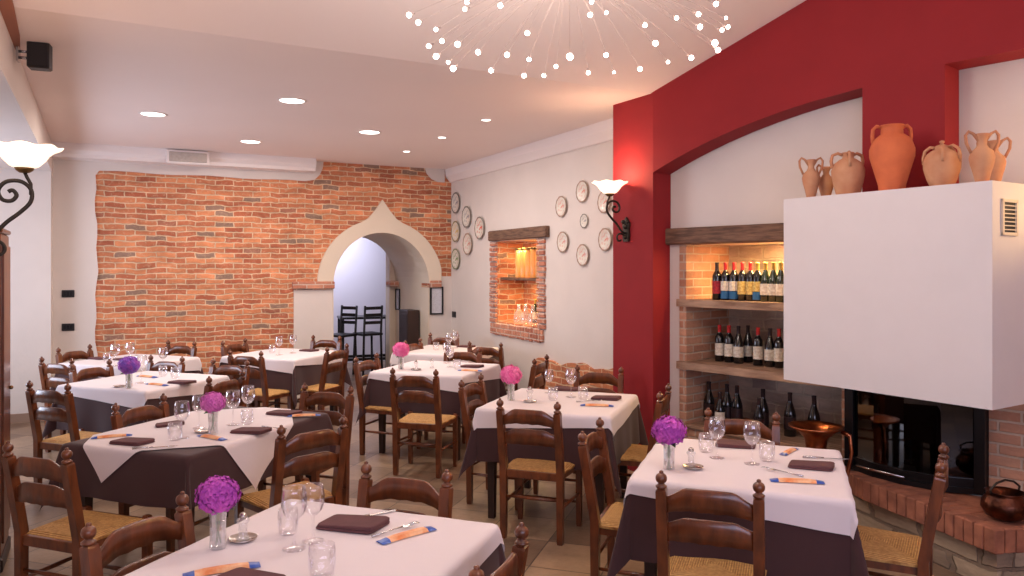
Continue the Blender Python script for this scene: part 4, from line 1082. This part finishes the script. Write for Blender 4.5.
for (d, lit) in dirs[:96]:
    s = MB(); m1 = d*.5+Vector((0, 0, .05)); s.tube([(0, 0, 0), d*.25+Vector((0, 0, .035)), m1, d*.78+Vector((0, 0, .03)), d], .0008, n=4)
    if lit: s.tube([d*.965, d], .0035, n=6)
    arm = s.build('arm', M['wire'], r, fix=False)
    if lit:
        if bulb0 is None: bulb0 = BULB_ME.build('bulb', M['bulb'], arm, tuple(d))
        else:
            c_ = bulb0.copy(); COL.objects.link(c_); c_.parent = arm; c_.location = d; c_.scale = (random.uniform(.6, 1.2),)*3
tag(r, 'starburst chandelier of thin wires tipped with small lit bulbs', 'chandelier')

# ------------------------------------------------------------------ recessed ceiling lamps
def make_down():
    r = empty('ceiling_lamp'); s = MB(); s.lathe([(.10, -.001), (.105, -.006), (.12, -.006), (.125, -.001)], n=28); s.build('rim', M['moulding'], r)
    s = MB(); s.lathe([(.0005, -.004), (.101, -.004)], n=28, smooth=False); s.build('diffuser', M['downlight'], r, fix=False); return r
dk = Kind(make_down)
for (px, py, sc, lb, pw) in ((153, 114, 1, 'large recessed lamp above the far corner, second row', 26), (292, 100.5, 1, 'large recessed lamp nearest the chandelier', 26), (250.5, 141.5, 1, 'large recessed lamp near the emergency light', 26),
      (369.5, 132, 1, 'large recessed lamp towards the arch', 26), (406.5, 151.5, .4, 'small spot lamp nearest the brick arch', 9), (442, 137.5, .42, 'small spot lamp in the middle of its row', 9), (486, 120, .42, 'small spot lamp nearest the red pillar', 9)):
    Y = F*(CZ-H)/(YH-py); X = (px-512)/F*Y
    dk.place((X, Y, CZ), 0, lb+', lit', 'ceiling lamp', 'recessed ceiling lamps', sc)
    light('downlight_light', 'AREA', (X, Y, CZ-.02), pw, (1, .88, .79), .2*sc)

for (X, Y, lb) in ((-1.5, 1.6, 'added unseen lamp in the raised ceiling by the aisle wall, lit'), (1.0, 1.2, 'added unseen lamp in the raised ceiling above the viewer, lit'), (3.2, 2.2, 'added unseen lamp in the raised ceiling near the fireplace, lit')):
    dk.place((X, Y, z2-.002), 0, lb, 'ceiling lamp', 'recessed ceiling lamps', 1)
    light('downlight_light', 'AREA', (X, Y, z2-.03), 15, (1, .86, .76), .2)  # extra downlights out of view, added for more light from above

# ------------------------------------------------------------------ on the walls
def place_bk(o, s_, y_, z): o.location = BK(s_, y_, z); o.rotation_euler.z = BK_R
r = empty('emergency_light'); m = MB(); m.box((0, -.04, 0), (.48, .08, .17), bev=.012); m.build('housing', M['moulding'], r)
m = MB(); m.box((0, -.082, 0), (.42, .012, .115), bev=.005); m.build('cover', M['frost'], r)
place_bk(r, 1.35, -.26, 3.055); tag(r, 'flat white emergency light on the moulding above the brick wall', 'emergency light')
def switch_make():
    r = empty('switch_plate'); m = MB(); m.box((0, -.006, 0), (.13, .012, .085), bev=.004); m.build('plate', M['plastic'], r)
    for k in (-1, 0, 1): m = MB(); m.box((k*.033, -.015, 0), (.026, .008, .05), bev=.003); m.build('rocker', M['black'], r)
    return r
sw = Kind(switch_make)
sw.place(BK(.08, -.021, 1.42), BK_R, 'upper black switch plate on the plaster beside the brick wall', 'switch', 'black wall plates')
sw.place(BK(.08, -.021, 1.03), BK_R, 'lower black socket plate on the plaster beside the brick wall', 'switch', 'black wall plates')
sw.place(RT(.12, -.001, 1.05), RT_R, 'black switch plate beside the framed menu by the arch', 'switch', 'black wall plates')
r = empty('framed_menu'); m = MB()
for (cx, cz, dx, dz) in ((0, .19, .20, .022), (0, -.19, .20, .022), (-.09, 0, .022, .36), (.09, 0, .022, .36)): m.box((cx, -.012, cz), (dx, .024, dz))
m.build('frame', M['black'], r); m = MB(); m.box((0, -.006, 0), (.17, .006, .36)); m.build('sheet', M['paper'], r)
place_bk(r, 4.67, -.021, 1.25); tag(r, 'black-framed menu sheet on the wall just right of the arch', 'framed menu')
r = empty('framed_picture'); m = MB()
for (cx, cz, dx, dz) in ((0, .16, .2, .02), (0, -.16, .2, .02), (-.09, 0, .02, .3), (.09, 0, .02, .3)): m.box((cx, -.01, cz), (dx, .02, dz))
m.build('frame', M['black'], r); m = MB(); m.box((0, -.005, 0), (.17, .006, .3)); m.build('print', M['paper'], r)
r.location = BK(SR-.001, 1.36, 1.22); r.rotation_euler.z = BK_R-PI/2; tag(r, 'small dark-framed picture inside the arched passage', 'picture')
# painted plates
def plate_mat(name, c1, c2, ring):
    m = bpy.data.materials.new(name); m.use_nodes = True; N = m.node_tree.nodes; L = m.node_tree.links; b = N['Principled BSDF']; b.inputs['Roughness'].default_value = .25
    tc = N.new('ShaderNodeTexCoord'); ln = N.new('ShaderNodeVectorMath'); ln.operation = 'LENGTH'
    mp = N.new('ShaderNodeMapping'); mp.inputs['Scale'].default_value = (1, 0, 1); L.new(tc.outputs['Object'], mp.inputs[0]); L.new(mp.outputs[0], ln.inputs[0])
    n = N.new('ShaderNodeTexNoise'); n.inputs['Scale'].default_value = 28; L.new(tc.outputs['Object'], n.inputs[0])
    cr = N.new('ShaderNodeValToRGB'); e = cr.color_ramp; e.interpolation = 'CONSTANT'
    e.elements[0].position = 0; e.elements[0].color = (.7, .66, .58, 1); e.elements[1].position = .86; e.elements[1].color = ring
    mr = N.new('ShaderNodeMapRange'); mr.inputs[2].default_value = .145; L.new(ln.outputs['Value'], mr.inputs[0]); L.new(mr.outputs[0], cr.inputs[0])
    f = N.new('ShaderNodeMapRange'); f.inputs[1].default_value = .52; f.inputs[2].default_value = .56; L.new(n.outputs[0], f.inputs[0])
    cen = N.new('ShaderNodeMapRange'); cen.inputs[1].default_value = .25; cen.inputs[2].default_value = .7; cen.inputs[3].default_value = 1; cen.inputs[4].default_value = 0.25; L.new(mr.outputs[0], cen.inputs[0])
    mu = N.new('ShaderNodeMath'); mu.operation = 'MULTIPLY'; L.new(f.outputs[0], mu.inputs[0]); L.new(cen.outputs[0], mu.inputs[1])
    mx = N.new('ShaderNodeMix'); mx.data_type = 'RGBA'; L.new(mu.outputs[0], mx.inputs[0]); L.new(cr.outputs[0], mx.inputs[6]); mx.inputs[7].default_value = c1
    L.new(mx.outputs[2], b.inputs['Base Color']); return m
plm = {'grey': plate_mat('plate_grey', srgb(150, 150, 160), None, srgb(120, 118, 112)), 'green': plate_mat('plate_green', srgb(120, 150, 96), None, srgb(130, 140, 118)),
       'red': plate_mat('plate_red', srgb(206, 86, 72), None, srgb(140, 140, 132)), 'yellow': plate_mat('plate_yellow', srgb(220, 190, 110), None, srgb(130, 130, 110)), 'rose': plate_mat('plate_rose', srgb(214, 150, 140), None, srgb(160, 140, 124))}
plate_cache = {}
def plate(px, py, R_, col, label, grp):
    k_ = (px-512)/F; Y = 4.765/(k_+.51); s_ = (11.08-Y)/.891; z = H+(YH-py)/F*Y
    key = col
    if key not in plate_cache:
        m = MB(); P = []; n = 36; prof = [(.0005, -.012), (.08, -.012), (.092, -.018), (.14, -.028), (.145, -.027), (.144, -.024), (.09, -.010), (.0005, -.004)]
        for (rr, yy) in prof:
            for i in range(n):
                a = 2*PI*i/n; rw = rr*(1+(.02*math.cos(a*10) if rr > .13 else 0)); P.append((rw*math.cos(a), yy, rw*math.sin(a)))
        m.add(P, [(q*n+i, q*n+(i+1) % n, (q+1)*n+(i+1) % n, (q+1)*n+i) for q in range(len(prof)-1) for i in range(n)], True)
        plate_cache[key] = m.build('wall_plate_dish', plm[col]); o = plate_cache[key]; o.name = 'decorative_plate'
    else: o = plate_cache[key].copy(); COL.objects.link(o)
    o.location = RT(s_, -.001, z); o.rotation_euler = (0, 0, RT_R); o.scale = (R_/.145,)*3
    tag(o, label, 'plate', grp)
PG1, PG2 = 'large painted plates beside the arch', 'small plates beside the red pillar'
for (a) in ((457, 203, 'grey', 'big grey-rimmed plate at the top of the column nearest the arch'), (468, 217, 'grey', 'big grey patterned plate, upper of the middle column near the arch'),
            (481, 228, 'red', 'big painted plate with red motif nearest the wall niche'), (457, 231.5, 'yellow', 'big plate with yellow motif, middle of the column nearest the arch'),
            (469, 244, 'rose', 'big plate with rose motif, lower of the middle column near the arch'), (457, 259, 'green', 'big plate with green motif, lowest of the column nearest the arch')):
    plate(a[0], a[1], .152, a[2], a[3], PG1)
for (a) in ((562.5, 206.5, .115, 'rose', 'small white plate, upper left of the ring by the pillar'), (583.5, 191.5, .115, 'rose', 'small white plate at the top of the ring by the pillar'),
            (605.5, 202, .112, 'rose', 'small white plate behind the pillar lamp shade'), (585, 221, .075, 'grey', 'tiny plate at the centre of the ring by the pillar'),
            (564, 242, .115, 'rose', 'small white plate, lower left of the ring by the pillar'), (584, 255, .115, 'rose', 'small white plate at the bottom of the ring by the pillar'), (606.5, 239.5, .115, 'rose', 'small white plate below the lamp, beside the pillar edge')):
    plate(*a, PG2)

# wall niche: shelf and contents
s = MB(); s.box(((N0+N1)/2, .20, 1.585), (N1-N0-.045, .33, .035), bev=.005); tag(s.build('niche_shelf', M['beam'], None, RT_O, RT_R), 'dark wooden shelf across the lit brick wall niche', 'shelf')
def tallglass(): s = MB(); s.lathe([(.0005, 0), (.042, 0), (.044, .01), (.044, .29), (.040, .30), (.038, .34), (.0005, .34)], n=16); return s
tg = one('storage_jar', [('jar', tallglass, M['glass_amber']), ('lid', lambda: MB().lathe([(.041, .341), (.043, .345), (.043, .362), (.0005, .365)], n=16), M['brass'])])
for i, s_ in enumerate((1.90, 2.03, 2.16, 2.29, 2.42)):
    tg.place(RT(s_, .12, 1.604), 0, 'tall amber-lit glass jar, %s from the left on the niche shelf' % ORD[i], 'jar', 'tall glass jars in the wall niche')
def carafe(): s = MB(); s.lathe([(.0005, 0), (.055, 0), (.062, .01), (.066, .07), (.05, .13), (.022, .17), (.018, .21), (.026, .235), (.024, .235), (.016, .21), (.02, .17)], n=18); return s
cf = one('glass_carafe', [('carafe', carafe, M['glass_cut'])])
for i, (s_, y_) in enumerate(((1.98, .08), (2.16, .08), (2.34, .08))):
    cf.place(RT(s_, y_, NZ0+.021), 0, 'clear glass carafe, %s from the left in the lower wall niche' % ORD[i], 'carafe', 'carafes in the wall niche')
for i, (s_, k) in enumerate(((2.04, 'white'), (2.17, 'yellow'), (2.30, 'white'), (2.42, 'yblue'))):
    BK_[k][0].place(RT(s_, .28, NZ0+.021), RT_R, '%s in the lower wall niche, %s along' % (BK_[k][1], ORD[i]), 'bottle', 'bottles in the wall niche')
q = RT(2.08, .17, NZ1-.02); light('niche_light', 'AREA', q, 12, (1, .66, .26), .25, .12, (q[0], q[1], 1))
q = RT(2.08, .14, 1.56); light('niche_light', 'AREA', q, 8, (1, .66, .26), .3, .1, (q[0], q[1], 1))
q = RD(.95, .45, 1.90); light('bottle_niche_light', 'AREA', q, 34, (1, .68, .28), .6, .1, (q[0], q[1], 1))

# speaker up in the corner
r = empty('loudspeaker'); m = MB(); m.box((0, 0, 0), (.19, .15, .26), bev=.012); m.build('cabinet', M['plastic'], r)
m = MB(); m.box((0, -.078, 0), (.165, .01, .235), bev=.004); m.build('grille', material('speaker_cloth', srgb(34, 30, 32), .9), r)
m = MB(); m.box((-.18, 0, .0), (.02, .09, .14)); m.tube([(-.17, 0, .03), (-.09, 0, .03)], .014); m.tube([(-.17, 0, -.03), (-.09, 0, -.03)], .014); m.build('bracket', M['chrome'], r)
r.location = (-3.02, 4.86, 3.075); r.rotation_euler = (0, 0, .35); r.scale = (.66, .66, .66); tag(r, 'small black loudspeaker on a bracket up under the ceiling', 'speaker')
# wooden cupboard end at the aisle
r = empty('wooden_cupboard'); ax = Vector((-.475, .88, 0)); ang = math.atan2(.88, -.475)-PI/2
m = MB(); m.box((0, 0, 1.0), (.30, .42, 1.84), bev=.01); m.build('body', M['wood'], r)
m = MB(); m.box((0, 0, .04), (.32, .44, .08), bev=.008); m.build('plinth', M['dark_wood'], r)
m = MB(); m.box((0, 0, 1.935), (.32, .44, .03), bev=.008); m.build('cornice', M['wood'], r)
m = MB(); m.box((.156, 0, 1.0), (.012, .34, 1.7), bev=.003); d_ = m.build('door', M['wood'], r); m = MB(); m.ball((.17, .12, 1.0), .012); m.build('knob', M['brass'], d_)
r.location = (-3.115, 4.40, 0); r.rotation_euler.z = ang; tag(r, 'tall reddish wooden cupboard edge at the left border of the photo', 'cupboard')

# ------------------------------------------------------------------ next room, seen through the arch
r = empty('tall_table'); 
m = MB(); m.box((0, 0, 1.0), (1.1, .6, .04), bev=.005); m.build('tabletop', M['black'], r)
for sx in (-1, 1):
    for sy in (-1, 1): m = MB(); m.box((sx*.5, sy*.26, .49), (.07, .07, .98)); m.build('leg', M['black'], r)
m = MB(); m.box((0, -.26, .25), (.95, .03, .05)); m.box((0, .26, .25), (.95, .03, .05)); m.build('stretcher', M['black'], r)
r.scale = (.8, .9, .9); r.location = BK(4.25, 2.15, 0); r.rotation_euler.z = BK_R-.15; tag(r, 'tall black table in the next room, seen through the arch', 'table')
def stool():
    r = empty('high_chair_stool'); 
    m = MB(); m.box((0, 0, .66), (.36, .36, .04), bev=.008); m.build('seat', M['plastic'], r)
    for sx in (-1, 1):
        m = MB(); m.tube([(sx*.17, .17, 0), (sx*.15, .15, .64)], .018, n=6); m.build('leg', M['plastic'], r)
        m = MB(); m.tube([(sx*.17, -.17, 0), (sx*.15, -.16, .64), (sx*.15, -.2, 1.12)], .018, n=6); m.build('leg', M['plastic'], r)
    for z in (.85, .97, 1.08): m = MB(); m.box((0, -.185, z), (.3, .018, .05)); m.build('back_slat', M['plastic'], r)
    return r
sk = Kind(stool)
sk.place(BK(3.72, 1.66, 0), BK_R+2.2, 'dark high stool with a slatted back beyond the arch, by the pier', 'stool', 'dark high stools in the next room')
sk.place(BK(4.16, 1.70, 0), BK_R+.2, 'dark high stool in front of the tall black table beyond the arch', 'stool', 'dark high stools in the next room')
r = empty('dark_cabinet'); m = MB(); m.box((0, 0, .55), (.5, .3, 1.1), bev=.008); m.build('body', M['dark_wood'], r)
m = MB(); m.box((-.0, -.155, .55), (.44, .012, 1.0), bev=.003); d_ = m.build('door', M['dark_wood'], r); m = MB(); m.ball((.16, -.17, .6), .012); m.build('knob', M['brass'], d_)
r.scale = (.8, .6, 1); r.location = BK(SR-.12, .50, 0); r.rotation_euler.z = BK_R-PI/2; tag(r, 'narrow dark wooden cabinet inside the arched passage', 'cabinet')
